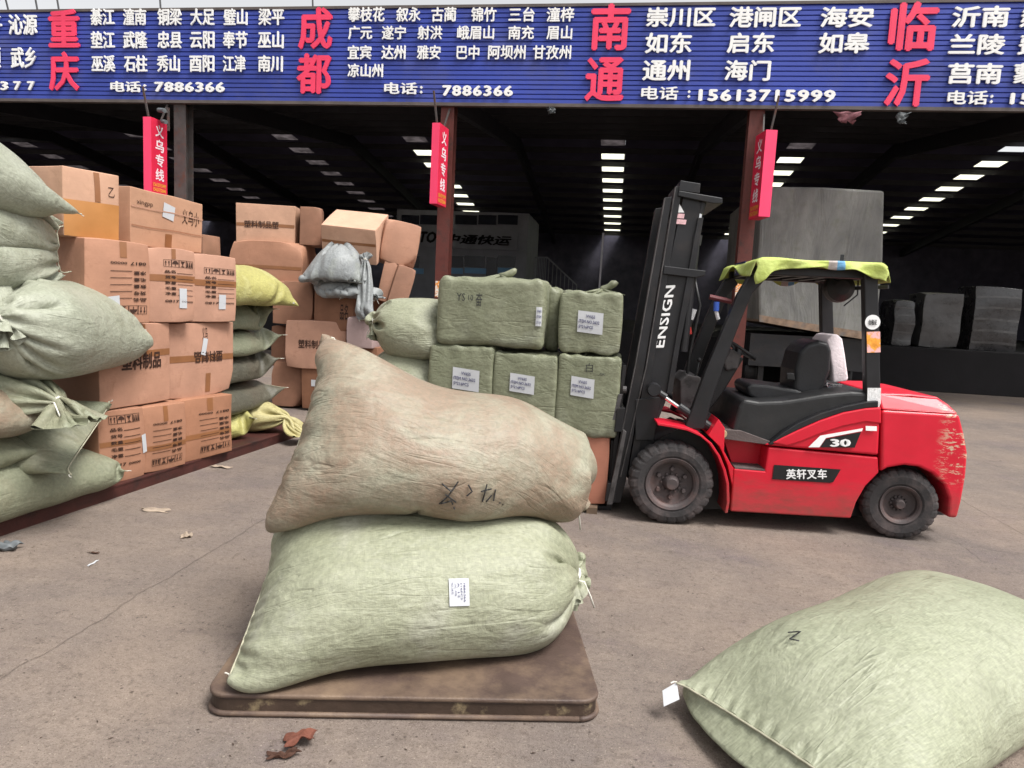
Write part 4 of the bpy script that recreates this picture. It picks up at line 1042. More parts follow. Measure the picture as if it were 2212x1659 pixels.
X, o, g = left_sack('upper long green sack tied with cord, left of the wrapped bales', ony(965, 668, 6.35), ony(965, 742, 6.0), ony(812, 700, 6.15), .98, .86, flat(1.18), M_sackA, 87, group=LG, normal=(0, -1, .3), fill=.86, Nu=48, tail=.12, sag=.06, seam=False, lump=.014)
left_sack('lower long green sack, left of the wrapped bales', ony(965, 775, 6.35), ony(965, 850, 6.0), ony(806, 810, 6.15), 1.0, .88, flat(.74), M_sackA, 88, group=LG, normal=(0, -1, .3), fill=.84, Nu=48, tail=.12, sag=.06, seam=False)
left_sack('lowest long green sack, left of the wrapped bales behind the upper sack', ony(965, 905, 6.35), ony(965, 1000, 6.0), ony(796, 950, 6.15), 1.0, .95, flat(.18), M_sackA, 89, group=LG, normal=(0, -1, .3), fill=.84, Nu=40, tail=.12, sag=.06, seam=False)
M_wood = plain('grey_pallet_wood', S(120, 100, 82, .6), .85, .25, 3, .3)
pal = empty('pallet', (-1.05, 6.3, 0)); tag(pal, 'low grey wooden pallet under the wrapped bales and orange carton', 'pallet')
for k in range(6):
    mb = MB(); mb.box(-1.25, 1.0, -.5+k*.18, -.38+k*.18, .04, .056); mb.build('deck_board', M_wood, pal)
for k in range(3):
    mb = MB(); mb.box(-1.25+k*1.08, -1.16+k*1.08, -.5, .52, 0, .039); mb.build('bearer', M_wood, pal)
# ------------------------------------------------------------------ forklift
FA = math.radians(3.7); FO = np.array([0.56, 5.70, 0.0])
fux = np.array([math.cos(FA), math.sin(FA), 0]); fuy = np.array([-math.sin(FA), math.cos(FA), 0])
def fk(x, y, v=0.0):
    """photo point -> (along the truck, height) in the truck's upright plane at distance v from its near side"""
    d = ray(x, y); t = (v-np.dot(CAM-FO, fuy))/np.dot(d, fuy); p = CAM+d*t-FO
    return (float(np.dot(p, fux)), float(p[2]))
def fp(pts, v=0.0): return [fk(x, y, v) for x, y in pts]
FKL = empty('forklift', tuple(FO), FA); tag(FKL, 'red and black counterbalance forklift with lime cloth over its roof guard', 'forklift')
def red_paint():
    s = NT('forklift_red_paint'); co = s.coord(); tc = s.n('ShaderNodeTexCoord'); sp = s.n('ShaderNodeSeparateXYZ'); s.l(tc.outputs['Object'], sp.inputs[0])
    n1 = s.noise(co, 3, 5); n2 = s.noise(s.coord('Object', (2, 2, 6)), 3, 7, .7)
    col = s.mix(s.ramp(n1, .3, .7), (0.50, 0.006, 0.022), (0.60, 0.010, 0.032))
    low = s.math('ADD', s.ramp(sp.outputs['Z'], .22, .50, .55, 0), s.math('MULTIPLY', s.ramp(n2, .4, .7, -.15, .25), s.ramp(sp.outputs['Z'], .3, .75, 1, .25)))
    dm = s.n('ShaderNodeClamp'); s.l(low, dm.inputs[0])
    col = s.mix(dm.outputs[0], col, S(128, 84, 72, .6))
    st = s.noise(s.coord('Object', (5, 5, 17)), 1.6, 9, .78, .3)
    edge = s.math('MULTIPLY', s.ramp(sp.outputs['X'], 2.0, 2.14), s.ramp(sp.outputs['Z'], .45, .62))
    col = s.mix(s.math('MULTIPLY', s.ramp(st, .535, .56), edge), col, S(214, 200, 170, .75))
    s.color(col); s.rough(s.ramp(dm.outputs[0], 0, .6, .42, .8)); s.spec(.4); s.b.inputs['Coat Weight'].default_value = .08
    return s.m
M_fred = red_paint()
M_fblk = plain('forklift_black_paint', (0.012, 0.012, 0.014), .42, .3, 4, .0, dirt=S(70, 62, 58, .5), dirt_scale=5, dirt_lo=.52, dirt_hi=.85)
M_fpl = plain('black_plastic', (0.016, 0.016, 0.017), .5, .25, 8, .1, dirt=S(66, 60, 58, .5), dirt_scale=6, dirt_lo=.55, dirt_hi=.9)
M_vinyl = plain('black_vinyl', (0.018, 0.018, 0.02), .45, .2, 10, .15, dirt=S(60, 58, 58, .5), dirt_scale=4, dirt_lo=.5, dirt_hi=.9)
M_tyre = plain('dusty_rubber', S(66, 63, 64, .6), .85, .25, 7, .3, dirt=S(122, 108, 106, .6), dirt_scale=4, dirt_lo=.48, dirt_hi=.75)
M_rim = plain('dusty_wheel_steel', S(92, 82, 82, .6), .6, .2, 8, .1, dirt=S(126, 98, 92, .6), dirt_scale=5)
M_chrome = plain('chromed_rod', (.75, .75, .76), .2, .05, 4, metallic=1.0)
M_fgrey = plain('dusty_floor_plate', S(110, 98, 96, .6), .8, .2, 10, .3)
M_lever = plain('grey_machine_paint', S(96, 92, 92, .6), .6, .25, 8, .1, dirt=S(40, 36, 36, .5), dirt_scale=12)
def fpoly(name, mat, pts, v0, v1, vm=None, bevel=.01, parent=None, seg=2, smooth=False):
    mb = MB(); mb.prism(fp(pts, v0 if vm is None else vm), v0, v1); return mb.build(name, mat, parent or FKL, bevel=bevel, seg=seg, smooth=smooth)
FWID = 1.16
# body
o = fpoly('chassis', M_fred, [(1578, 1105), (1838, 1120), (1850, 1085), (1870, 1050), (1899, 1021), (1897, 988), (1660, 966), (1652, 1018), (1585, 1012)], .03, FWID-.03, bevel=.012)
fpoly('inner_chassis', M_fblk, [(1480, 925), (1660, 966), (1840, 1000), (1838, 1100), (1585, 1090), (1570, 1000)], .30, FWID-.30, bevel=.004)
fpoly('step_riser', M_fred, [(1562, 945), (1662, 962), (1656, 1016), (1584, 1010)], .24, .31, bevel=.003)
mb = MB(); pl = fp([(1588, 1013), (1652, 1019)], .03); mb.box(pl[0][0], pl[1][0], .035, .25, pl[0][1], pl[0][1]+.012); mb.build('step_plate', M_fgrey, FKL)
fpoly('floor_plate', M_fgrey, [(1535, 935), (1560, 928), (1600, 930), (1668, 955), (1668, 962), (1560, 948)], .05, FWID-.05, bevel=.004)
fpoly('cowl_bracket', M_fred, [(1530, 940), (1552, 905), (1566, 925), (1564, 975), (1584, 1012), (1582, 1050), (1572, 1005), (1555, 965)], .02, .30, bevel=.004)
arc = [(1420, 913), (1452, 918), (1485, 925), (1512, 937), (1538, 958), (1556, 985), (1568, 1015), (1575, 1045), (1576, 1085), (1572, 1108)]
for v0, v1, nm in ((-.03, .28, 'front_fender'), (FWID-.28, FWID+.03, 'front_fender')):
    P = fp(arc, -.03); P2 = [(p[0]+.004, p[1]-.022) if i < 4 else (p[0]-.022, p[1]-.004) for i, p in enumerate(P)]
    mb = MB(); mb.prism(P+P2[::-1], v0, v1); mb.build(nm, M_fred, FKL, bevel=.004)
# hood and counterweight
o = fpoly('hood_side', M_fred, [(1652, 962), (1898, 984), (1903, 884), (1870, 887), (1820, 897), (1770, 914), (1720, 936), (1685, 950)], .02, FWID-.02, bevel=.02, seg=3)
fpoly('hood_side_lip', M_fred, [(1668, 957), (1690, 945), (1722, 930), (1772, 908), (1822, 891), (1870, 882), (1904, 880), (1904, 916), (1870, 912), (1820, 922), (1772, 938), (1730, 955), (1700, 964)], .008, .06, bevel=.012)
fpoly('engine_cover', M_fpl, [(1580, 933), (1659, 962), (1688, 938), (1722, 918), (1772, 897), (1822, 882), (1870, 872), (1896, 869), (1892, 848), (1840, 846), (1780, 852), (1720, 862), (1690, 866), (1640, 868), (1606, 862), (1596, 880)], .07, FWID-.07, bevel=.03, seg=3)
fpoly('cover_edge', M_fblk, [(1660, 960), (1690, 935), (1722, 915), (1772, 893), (1822, 878), (1872, 868), (1898, 866), (1898, 880), (1872, 882), (1822, 891), (1774, 907), (1724, 929), (1692, 947), (1668, 962)], .015, .10, bevel=.008)
cwl = [(1905, 886), (2073, 896), (2084, 940), (2091, 980), (2087, 1030), (2077, 1085), (2068, 1120), (2048, 1118), (2051, 1078), (2040, 1047), (2015, 1023), (1986, 1009), (1954, 1005), (1918, 1011), (1903, 1020)]
o = fpoly('counterweight', M_fred, cwl, .015, FWID-.015, bevel=.022, seg=3)
pb = fp([(1905, 885.5), (1905, 851), (1978, 853), (2038, 861), (2060, 876), (2073, 895.5)], .015)
mb = MB(); vs = []
for side in (0, 1):
    for i, p in enumerate(pb):
        ins = .02 if i in (0, 5) else .10
        vs.append((p[0], ins if side == 0 else FWID-ins, p[1]))
n = len(pb); mb.add(vs, [tuple(range(n)), tuple(range(2*n-1, n-1, -1))]+[(i, (i+1) % n, (i+1) % n+n, i+n) for i in range(n)])
mb.build('counterweight_top', M_fred, FKL, bevel=.018, seg=3)
# wheels
def wheel(cu, cz, v, R, wd, rr, lugs, dirn, steer=0.0, nuts=6):
    w = empty('wheel', (cu, v, cz), steer); w.parent = FKL
    n = lugs*4; mb = MB(); prof_a = [(rr, .012), (rr+.02, .0), (R*.80, -.004), (R*.90, .004), (R*.965, .018), (R*.99, .045), (R, wd*.35), (R, wd*.65), (R*.99, wd-.045), (R*.965, wd-.018), (R*.88, wd), (rr, wd-.012)]
    prof_n = [(rr, .012), (rr+.02, .0), (R*.80, -.004), (R*.89, .008), (R*.935, .020), (R*.955, .05), (R*.975, wd*.35), (R*.975, wd*.65), (R*.955, wd-.05), (R*.935, wd-.02), (R*.87, wd), (rr, wd-.012)]
    vs = []; k = len(prof_a)
    for i in range(n):
        a = 2*math.pi*i/n; pr = prof_n if i % 4 == 3 else prof_a
        for j, (r, o_) in enumerate(pr):
            aa = a+(0.03 if j > 6 else 0); vs.append((r*math.cos(aa), o_, r*math.sin(aa)))
    mb.add(vs, [(i*k+j, ((i+1) % n)*k+j, ((i+1) % n)*k+j+1, i*k+j+1) for i in range(n) for j in range(k-1)])
    mb.build('tyre', M_tyre, w)
    mb = MB(); mb.lathe([(0.0, .075), (rr*.30, .075), (rr*.62, .07), (rr*.80, .06), (rr*.82, .02), (rr*.90, .004), (rr, -.004), (rr*1.02, .012), (rr*1.0, .05)], (0, 0, 0), n=44); rim = mb.build('rim', M_rim, w, smooth=False)
    mb = MB(); hb = mb; mb.lathe([(0, -.0), (rr*.20, .0), (rr*.24, .012), (rr*.30, .05), (rr*.34, .078)], (0, 0, 0), n=24)
    for i in range(nuts):
        a = 2*math.pi*(i+.5)/nuts; mb = MB(); mb.lathe([(0, .035), (.016, .035), (.019, .045), (.022, .075)], (rr*.56*math.cos(a), 0, rr*.56*math.sin(a)), n=6); mb.build('wheel_nut', M_rim, w)
    mb = hb
    for i in range(12):
        a = 2*math.pi*i/12; mb.lathe([(0, .055), (.009, .055), (.011, .08)], (rr*.37*math.cos(a), 0, rr*.37*math.sin(a)), n=6)
    mb.build('hub', M_rim, w)
    return w
R1 = .345; R2 = .29
c1_ = fk(1452, 1045, 0); c2_ = fk(1950, 1102, .02)
wheel(c1_[0], R1-.004, 0.0, R1, .22, .215, 24, 1)
wheel(c2_[0], R2-.003, 0.06, R2, .18, .155, 24, 1, steer=math.radians(-9), nuts=0)
w = wheel(c1_[0], R1-.004, FWID, R1, .22, .215, 24, 1); w.scale = (1, -1, 1)
w = wheel(c2_[0], R2-.003, FWID-.06, R2, .18, .155, 24, 1, nuts=0); w.scale = (1, -1, 1)
mb = MB(); mb.tube([(c1_[0], .15, R1), (c1_[0], FWID-.15, R1)], .09, 14); mb.tube([(c2_[0], .2, R2), (c2_[0], FWID-.2, R2)], .06, 12); mb.build('axle', M_fblk, FKL)
fpoly('wheel_well', M_fblk, [(1400, 960), (1470, 925), (1560, 960), (1580, 1100), (1440, 1100)], .27, FWID-.27, bevel=0)
fpoly('rear_axle_box', M_fblk, [(1840, 1115), (1870, 1040), (1905, 1010), (1985, 1002), (2048, 1040), (2052, 1112)], .32, FWID-.32, bevel=0)
# mast
MV0, MV1 = .22, FWID-.22
for va, vb in ((MV0, MV0+.09), (MV1-.09, MV1)):
    k = dict(vm=MV0)
    fpoly('outer_rail', M_fblk, [(1436, 427), (1452, 425), (1352, 1040), (1340, 1086), (1312, 1086), (1372, 790)], va, vb, bevel=.004, **k)
    fpoly('inner_rail', M_fblk, [(1460, 402), (1474, 404), (1372, 1030), (1356, 1030)], va+.005, vb-.005, bevel=.003, **k)
    fpoly('rail_web', M_fblk, [(1478, 420), (1516, 424), (1504, 520), (1490, 585), (1478, 700), (1446, 850), (1420, 915), (1408, 990), (1362, 990), (1395, 800), (1440, 600)], va+.025, vb-.03, bevel=.003, **k)
    fpoly('rear_flange', M_fblk, [(1508, 470), (1520, 470), (1498, 600), (1470, 740), (1452, 850), (1440, 850), (1462, 720), (1486, 590)], va+.0, vb-.0, bevel=.003, **k)
fpoly('top_block', M_fblk, [(1470, 390), (1513, 397), (1511, 418), (1466, 412)], MV0-.01, MV1+.01, vm=MV0, bevel=.004)
fpoly('top_crosshead', M_fblk, [(1466, 412), (1560, 428), (1560, 440), (1540, 440), (1464, 424)], MV0-.015, MV1+.015, vm=MV0, bevel=.006)
fpoly('middle_crosshead', M_fblk, [(1434, 574), (1524, 585), (1522, 596), (1500, 600), (1432, 592)], MV0-.015, MV1+.015, vm=MV0, bevel=.006)
fpoly('lower_crosshead', M_fblk, [(1372, 862), (1428, 858), (1412, 951), (1372, 951)], MV0-.01, MV1+.01, vm=MV0, bevel=.006)
for v in (MV0+.05, MV1-.05):
    a_, b_, c_, d_, e_ = [fk(*p, MV0) for p in ((1497, 590), (1505, 520), (1511, 478), (1516, 452), (1478, 760))]
    mb = MB(); mb.tube([(e_[0], v, e_[1]), (b_[0], v, b_[1])], .036, 14); mb.tube([(b_[0], v, b_[1]-.03), (b_[0]+.006, v, b_[1]+.05)], .045, 14); mb.build('lift_cylinder', M_fblk, FKL)
    mb = MB(); mb.tube([(b_[0], v, b_[1]), (d_[0], v, d_[1])], .02, 12); mb.build('lift_rod', M_chrome, FKL)
    mb = MB(); mb.tube([(d_[0]-.004, v, d_[1]-.03), (d_[0]+.02, v, d_[1]+.09)], .03, 10); mb.build('rod_head', M_fblk, FKL)
# carriage, backrest, forks
for v in (.26, .42, .58, .74, .90):
    fpoly('backrest_bar', M_fblk, [(1346, 790), (1354, 790), (1322, 1085), (1312, 1085)], v-.012, v+.012, vm=MV0, bevel=.002)
fpoly('carriage_plate', M_fblk, [(1332, 880), (1350, 880), (1342, 930), (1326, 930)], .16, FWID-.16, vm=MV0, bevel=.003)
fpoly('carriage_plate', M_fblk, [(1312, 1040), (1332, 1040), (1328, 1078), (1306, 1078)], .16, FWID-.16, vm=MV0, bevel=.003)
for v in (.34, .80):
    p = fk(1312, 1085, MV0); mb = MB(); mb.prism([(p[0]-1.32, .004), (p[0]-1.32, .012), (p[0]-.2, .036), (p[0], .036), (p[0], .62), (p[0]+.04, .62), (p[0]+.04, .0), (p[0]-.2, .0)], v-.06, v+.06)
    mb.build('fork', M_fblk, FKL, bevel=.004)
a_ = fk(1346, 860, .10); mb = MB(); mb.tube([(a_[0], .2, a_[1]+.06), (a_[0]+.03, .2, a_[1]+.06)], .03, 12); mb.build('chain_roller', M_lever, FKL)
fpoly('hose_guard', M_lever, [(1335, 850), (1344, 850), (1330, 905), (1322, 905)], .17, .20, vm=MV0, bevel=.002)
fpoly('hose_guard', M_lever, [(1345, 925), (1352, 930), (1322, 1085), (1310, 1085)], .15, .19, vm=MV0, bevel=.002)
for dv in (.0, .05, .1):
    pts = [fk(x, y, .5) for x, y in ((1500, 600), (1512, 660), (1490, 760), (1478, 860), (1490, 920))]
    mb = MB(); mb.tube([(p[0]+dv*.2, .5+dv, p[1]) for p in pts], .012, 8); mb.build('hydraulic_hose', M_fpl, FKL, smooth=True)
for v in (MV0+.20, MV1-.20):
    a_, b_ = fk(1476, 418, MV0), fk(1352, 1010, MV0); mb = MB(); n_ = 60
    for k in range(n_):
        t0, t1 = k/n_, (k+.7)/n_; mb.bar((a_[0]+(b_[0]-a_[0])*t0, v, a_[1]+(b_[1]-a_[1])*t0), (a_[0]+(b_[0]-a_[0])*t1, v, a_[1]+(b_[1]-a_[1])*t1), .02 if k % 2 else .03, .016)
    mb.build('lift_chain', M_lever, FKL)
for pts in (((1436, 428), (1372, 790), (1313, 1085)), ((1459, 404), (1396, 790), (1340, 1030))):
    q = [fk(x, y, MV0) for x, y in pts]; mb = MB(); mb.tube([(p[0], MV0-.006, p[1]) for p in q], .006, 6); mb.build('rail_highlight', M_lever, FKL)  # highlights along the rails, added as thin lighter strips
# tilt cylinders
for v in (.15, FWID-.15):
    a_, b_, c_, d_ = [fk(*p, .15) for p in ((1412, 841), (1438, 858), (1470, 882), (1548, 933))]
    mb = MB(); mb.tube([(c_[0]-.02, v, c_[1]+.014), (d_[0], v, d_[1])], .042, 14); mb.build('tilt_cylinder', M_fblk, FKL)
    mb = MB(); mb.tube([(a_[0], v, a_[1]), (c_[0], v, c_[1])], .018, 12); mb.build('tilt_rod', M_chrome, FKL)
    mb = MB(); mb.lathe([(0, -.05), (.05, -.05), (.058, -.03), (.058, .04), (0, .04)], (a_[0], v, a_[1]), n=18); mb.tube([(a_[0], v, a_[1]), (b_[0], v, b_[1])], .03, 10); mb.build('rod_clevis', M_fblk, FKL)
    mb = MB(); mb.lathe([(0, -.035), (.030, -.035), (.034, -.02), (.034, .03)], (d_[0]+.03, v-.08 if v < .5 else v+.05, d_[1]+.004), n=16); mb.build('pivot_eye', plain('cream_paint', S(200, 180, 140, .7), .5), FKL)
# overhead guard
fpost = [(1478, 928), (1522, 928), (1536, 870), (1572, 768), (1602, 690), (1626, 634), (1652, 606), (1640, 588), (1618, 596), (1594, 636), (1560, 716), (1524, 802), (1496, 880)]
fpoly('front_post', M_fblk, fpost, .10, .18, vm=.10, bevel=.012, seg=3); fpoly('front_post', M_fblk, fpost, FWID-.18, FWID-.10, vm=.10, bevel=.012, seg=3)
rpost = [(1867, 590), (1897, 592), (1904, 886), (1872, 886)]
fpoly('rear_post', M_fblk, rpost, .06, .14, vm=.06, bevel=.01, seg=3); fpoly('rear_post', M_fblk, rpost, FWID-.14, FWID-.06, vm=.06, bevel=.01, seg=3)
ra = fk(1640, 580, .08); rb = fk(1906, 590, .08)
u0, u1, zr = ra[0], rb[0], (ra[1]+rb[1])/2
for v in (.08, FWID-.16): mb = MB(); mb.box(u0-.02, u1, v, v+.08, zr-.05, zr+.02); mb.build('roof_rail', M_fblk, FKL, bevel=.01)
for k in range(7):
    u = u0+.02+(u1-u0-.06)*k/6; mb = MB(); mb.box(u-.02, u+.02, .165, FWID-.165, zr-.04, zr+.012); mb.build('roof_bar', M_fblk, FKL, bevel=.006)
# seat, console, steering
seatp = [(1613, 838), (1622, 829), (1660, 832), (1720, 842), (1748, 852), (1752, 866), (1700, 868), (1640, 866), (1618, 856)]
fpoly('seat_cushion', M_vinyl, seatp, .33, .83, vm=.33, bevel=.03, seg=3)
fpoly('seat_back', M_vinyl, [(1714, 846), (1718, 800), (1728, 762), (1744, 742), (1770, 735), (1792, 740), (1798, 758), (1796, 800), (1784, 835), (1762, 862), (1736, 858)], .36, .80, vm=.36, bevel=.04, seg=4)
fpoly('seat_base', M_fpl, [(1632, 864), (1756, 864), (1760, 876), (1640, 876)], .36, .80, vm=.36, bevel=.008)
fpoly('armrest', M_fpl, [(1700, 806), (1716, 806), (1718, 822), (1700, 820)], .30, .35, vm=.30, bevel=.008)
sw = empty('steering_wheel', (0, 0, 0)); sw.parent = FKL
p0 = fk(1597, 754, .55); sw.location = (p0[0], .55, p0[1]); sw.rotation_euler = (0, math.radians(32), 0)
mb = MB(); mb.tube([(.155*math.cos(a), .155*math.sin(a), 0) for a in np.linspace(0, 2*math.pi, 33)], .014, 8, cap=False); mb.build('wheel_rim', M_fpl, sw, smooth=True)
mb = MB()
for a in (0, 2.1, 4.2): mb.bar((0, 0, -.03), (.15*math.cos(a), .15*math.sin(a), 0), .022, .012)
mb.lathe([(0, .0), (.04, -.005), (.05, -.03), (.045, -.06)], (0, 0, 0), axis='z', n=18); mb.build('wheel_spokes', M_fpl, sw)
fpoly('steering_column', M_fpl, [(1582, 762), (1606, 774), (1560, 850), (1510, 915), (1490, 905), (1540, 830)], .48, .62, vm=.5, bevel=.012)
fpoly('column_shroud', M_lever, [(1576, 752), (1598, 764), (1590, 796), (1566, 800), (1560, 780)], .44, .66, vm=.5, bevel=.012)
fpoly('valve_console', M_lever, [(1468, 822), (1484, 808), (1512, 814), (1518, 850), (1506, 885), (1468, 878)], .36, .84, vm=.4, bevel=.01)
for k in range(4):
    v = .42+.09*k; a_ = fk(1500, 812, v); mb = MB(); mb.tube([(a_[0]-.02, v, a_[1]-.05), (a_[0]+.02, v, a_[1]+.04), (a_[0]+.03, v, a_[1]+.13)], .008, 7); mb.lathe([(0, .022), (.018, .01), (.018, -.01), (0, -.02)], (a_[0]+.03, v, a_[1]+.14), axis='z', n=10); mb.build('control_lever', M_fpl, FKL, smooth=True)
# rear work lamp between the rear posts, marker lamps on the front posts
c = fk(1812, 622, .55); lm = empty('rear_lamp', (c[0], .55, c[1])); lm.parent = FKL
mb = MB(); mb.lathe([(0, -.09), (.06, -.085), (.115, -.05), (.125, .0), (.125, .03), (.11, .035), (0, .03)], (0, 0, 0), axis='y', n=28); mb.build('lamp_shell', M_fpl, lm, smooth=False)
mb = MB(); mb.bar((0, 0, .1), (.02, .05, .28), .03); mb.bar((.1, 0, .0), (.32, -.2, .02), .03); mb.tube([(-.13, 0, .1), (0, -.02, .17), (.15, 0, .1), (.16, 0, -.05), (.05, -.02, -.15)], .007, 6); mb.build('lamp_bracket', M_fblk, lm)
M_lred = plain('red_lamp_plastic', (.6, .03, .02), .3); M_lblue = plain('blue_lamp_plastic', (.05, .12, .5), .35); M_lwht = plain('white_lamp_plastic', (.7, .7, .72), .3)
for pts, vv in ((((1500, 668), (1492, 690), (1487, 706), (1489, 722)), FWID-.06), (((1548, 652), (1547, 672), (1550, 684), (1552, 690)), .34)):
    q = [fk(x, y, vv) for x, y in pts]
    for k, m in enumerate((M_lwht, M_fpl, M_lred) if vv > .5 else (M_lblue, M_lwht, M_lwht)):
        mb = MB(); mb.tube([(q[k][0], vv, q[k][1]), (q[k+1][0], vv, q[k+1][1])], .026 if vv > .5 else (.024 if k == 0 else .016), 10); mb.build('marker_lamp', m, FKL)
q = fk(1548, 645, .34); mb = MB(); mb.tube([(q[0]-.06, .34, q[1]+.012), (q[0]+.12, .34, q[1]-.02)], .022, 8); mb.build('marker_arm', plain('dull_red_paint', S(120, 50, 55, .6), .5), FKL)
# decals and writing
def fdecal(name, mat, pts, v, t=.002, parent=None): return fpoly(name, mat, pts, v-t, v, vm=v, bevel=0, parent=parent)
def ftext(name, mat, txt, x0, y0, x1, y1, v, weight=.02, shear=0.0, parent=None, rot=False, sp=1.0):
    a = fk(x0, y0, v); b_ = fk(x1, y0, v); c = fk(x0, y1, v); d = fk(x1, y1, v); mb = MB()
    def fn(u, w, q):
        top = [a[i]+(b_[i]-a[i])*u for i in (0, 1)]; bot = [c[i]+(d[i]-c[i])*u for i in (0, 1)]
        return (bot[0]+(top[0]-bot[0])*w, v-q, bot[1]+(top[1]-bot[1])*w)
    put_text(mb, txt, fn, weight, 0, shear, sp); return mb.build(name, mat, parent or FKL)
M_decalw = plain('white_decal', S(240, 240, 240, .92), .4, .03, 4); M_decalk = plain('black_decal', (.012, .012, .013), .35, .1, 5)
d1 = fdecal('side_plate', M_decalk, [(1672, 1004), (1816, 1014), (1800, 1041), (1792, 1043), (1668, 1035)], .026)
ftext('maker_characters', M_decalw, '英轩叉车', 1698, 1013, 1786, 1035, .022, .03, sp=1.05)
d2 = fdecal('badge_flash', M_decalw, [(1746, 966), (1772, 941), (1864, 925), (1862, 931), (1784, 946), (1770, 966)], .006)
d3 = fdecal('badge_field', M_decalk, [(1772, 966), (1784, 948), (1860, 933), (1846, 967)], .005)
ftext('capacity_number', M_decalw, '30', 1793, 948, 1838, 965, .001, .05)
d = fdecal('warning_sticker', M_decalw, [(1870, 920), (1894, 921), (1894, 931), (1870, 930)], .005)
c = fk(1885, 696, .055); mb = MB(); mb.lathe([(0, -.004), (.058, -.004), (.058, 0)], (c[0], .057, c[1]), n=32); rd = mb.build('round_sticker', M_decalw, FKL)
ftext('sticker_print', M_ink, '合格证', 1876, 690, 1894, 702, .050, .01)
d = fdecal('orange_sticker', plain('orange_sticker', S(250, 160, 60, .9), .4, .35, 30, dirt=S(245, 190, 190, .9), dirt_scale=14, dirt_lo=.5, dirt_hi=.56), [(1872, 717), (1901, 716), (1902, 761), (1873, 762)], .056)
d = fdecal('white_sticker', plain('printed_white_sticker', S(225, 225, 225, .9), .5, .25, 60), [(1874, 838), (1903, 838), (1902, 881), (1873, 880)], .056)
# ENSIGN reads up the mast web
a = fk(1413, 752, MV0+.02); b_ = fk(1438, 617, MV0+.02); w_ = fk(1434, 751, MV0+.02)
def en(u, v, q):
    return (a[0]+(b_[0]-a[0])*u+(w_[0]-a[0])*(1-v), MV0+.018-q, a[1]+(b_[1]-a[1])*u+(w_[1]-a[1])*(1-v))
mb = MB(); put_text(mb, 'ENSIGN', en, .03, 0, 0, 1.05); mb.build('maker_name', M_decalw, FKL)
for pts, m in (([(1468, 441), (1478, 459), (1462, 459)], M_decalw), ([(1460, 461), (1479, 462), (1477, 472), (1458, 471)], plain('pink_sticker', S(235, 190, 195, .85), .5, .2, 60)), ([(1458, 473), (1483, 475), (1481, 485), (1456, 483)], plain('pink_sticker', S(235, 190, 195, .85), .5, .2, 60))):
    fdecal('warning_sticker', m, pts, MV0-.001 if False else MV0+.02)
# number plate at the front of the roof
pp0 = fk(1640, 575, .10); mb = MB(); uu = pp0[0]-.03; mb.box(uu-.006, uu, .42, .78, zr-.03, zr+.075); npl = mb.build('number_plate', plain('plate_blue', S(50, 60, 130, .6), .4), FKL)
mb = MB(); put_text(mb, '5JW20700', lambda u, v, q: (uu-.009-q, .76-.32*u, zr-.015+.07*v), .01); mb.build('plate_characters', M_decalw, FKL)

# lime cloth over the roof guard
def cloth_mat():
    s = NT('lime_cloth'); co = s.coord(); tc = s.n('ShaderNodeTexCoord'); sp = s.n('ShaderNodeSeparateXYZ'); s.l(tc.outputs['Object'], sp.inputs[0])
    n = s.noise(co, 5, 5); col = s.mix(s.ramp(n, .3, .7), S(184, 200, 96, .72), S(206, 218, 132, .78))
    x = sp.outputs['X']; band = lambda a, b: s.math('MULTIPLY', s.math('GREATER_THAN', x, a), s.math('LESS_THAN', x, b))
    col = s.mix(band(.52, .585), col, S(190, 180, 176, .8)); col = s.mix(band(.585, .64), col, S(110, 165, 205, .8))
    s.color(col); s.rough(.6); s.spec(.2); s.bump(s.noise(co, 9, 5, .6), .5, .03); return s.m
zc = fk(1700, 557, .03)[1]
clo = empty('roof_cloth', tuple(FO+fux*(u0-.02)+fuy*.0+np.array([0, 0, zc])), FA); tag(clo, 'lime green cloth with a grey and blue stripe spread over the forklift roof', 'cloth')
Lc = u1-u0+.05; nu, nv = 60, 40; sk = 9
skl = lambda t: .06+.12*math.exp(-((t-.02)/.10)**2)+.06*math.exp(-((t-.97)/.16)**2)+.008*math.sin(t*23)+.025*math.exp(-((t-.2)/.08)**2)
rows = []
for i in range(nu+1):
    t = i/nu; u = -.03+Lc*t; row = []
    edge = min(t, 1-t)*nu
    dz = -.03*max(0, 1-edge/3.0)**1.5
    for k in range(sk, 0, -1): f = k/sk; row.append((u+.01*math.sin(f*7+t*30), -.012-.03*f*math.sin(t*19)-.012*f, dz-.012-skl(t)*f))
    for j in range(nv+1):
        s_ = j/nv; row.append((u, .0+FWID*s_, dz+.004*math.sin(t*13+s_*5)*math.sin(s_*9+1)+.004*math.sin(t*9)*math.cos(s_*21)-.01))
    for k in range(1, sk+1): f = k/sk; row.append((u+.01*math.sin(f*7+t*30), FWID+.012+.02*f, dz-.012-(.10+.06*math.sin(t*8)**2)*f))
    rows.append(row)
mb = MB(); mb.grid(rows)
fr_ = []
for k in range(1, 7):                                  # front and rear hems
    fr_.append([(p[0]-.006*k, p[1], p[2]-k*.012*(1.6-1.5*math.exp(-((j/nv-.55)/.22)**2))) for j, p in enumerate(rows[0][sk:sk+nv+1])])
mb.grid([rows[0][sk:sk+nv+1]]+fr_); mb.grid([rows[-1][sk:sk+nv+1]]+[[(p[0]+.006*k, p[1], p[2]-k*.02) for p in rows[-1][sk:sk+nv+1]] for k in range(1, 7)])
o = mb.build('draped_sheet', cloth_mat(), clo, smooth=True, solid=.003, weld=.0005)
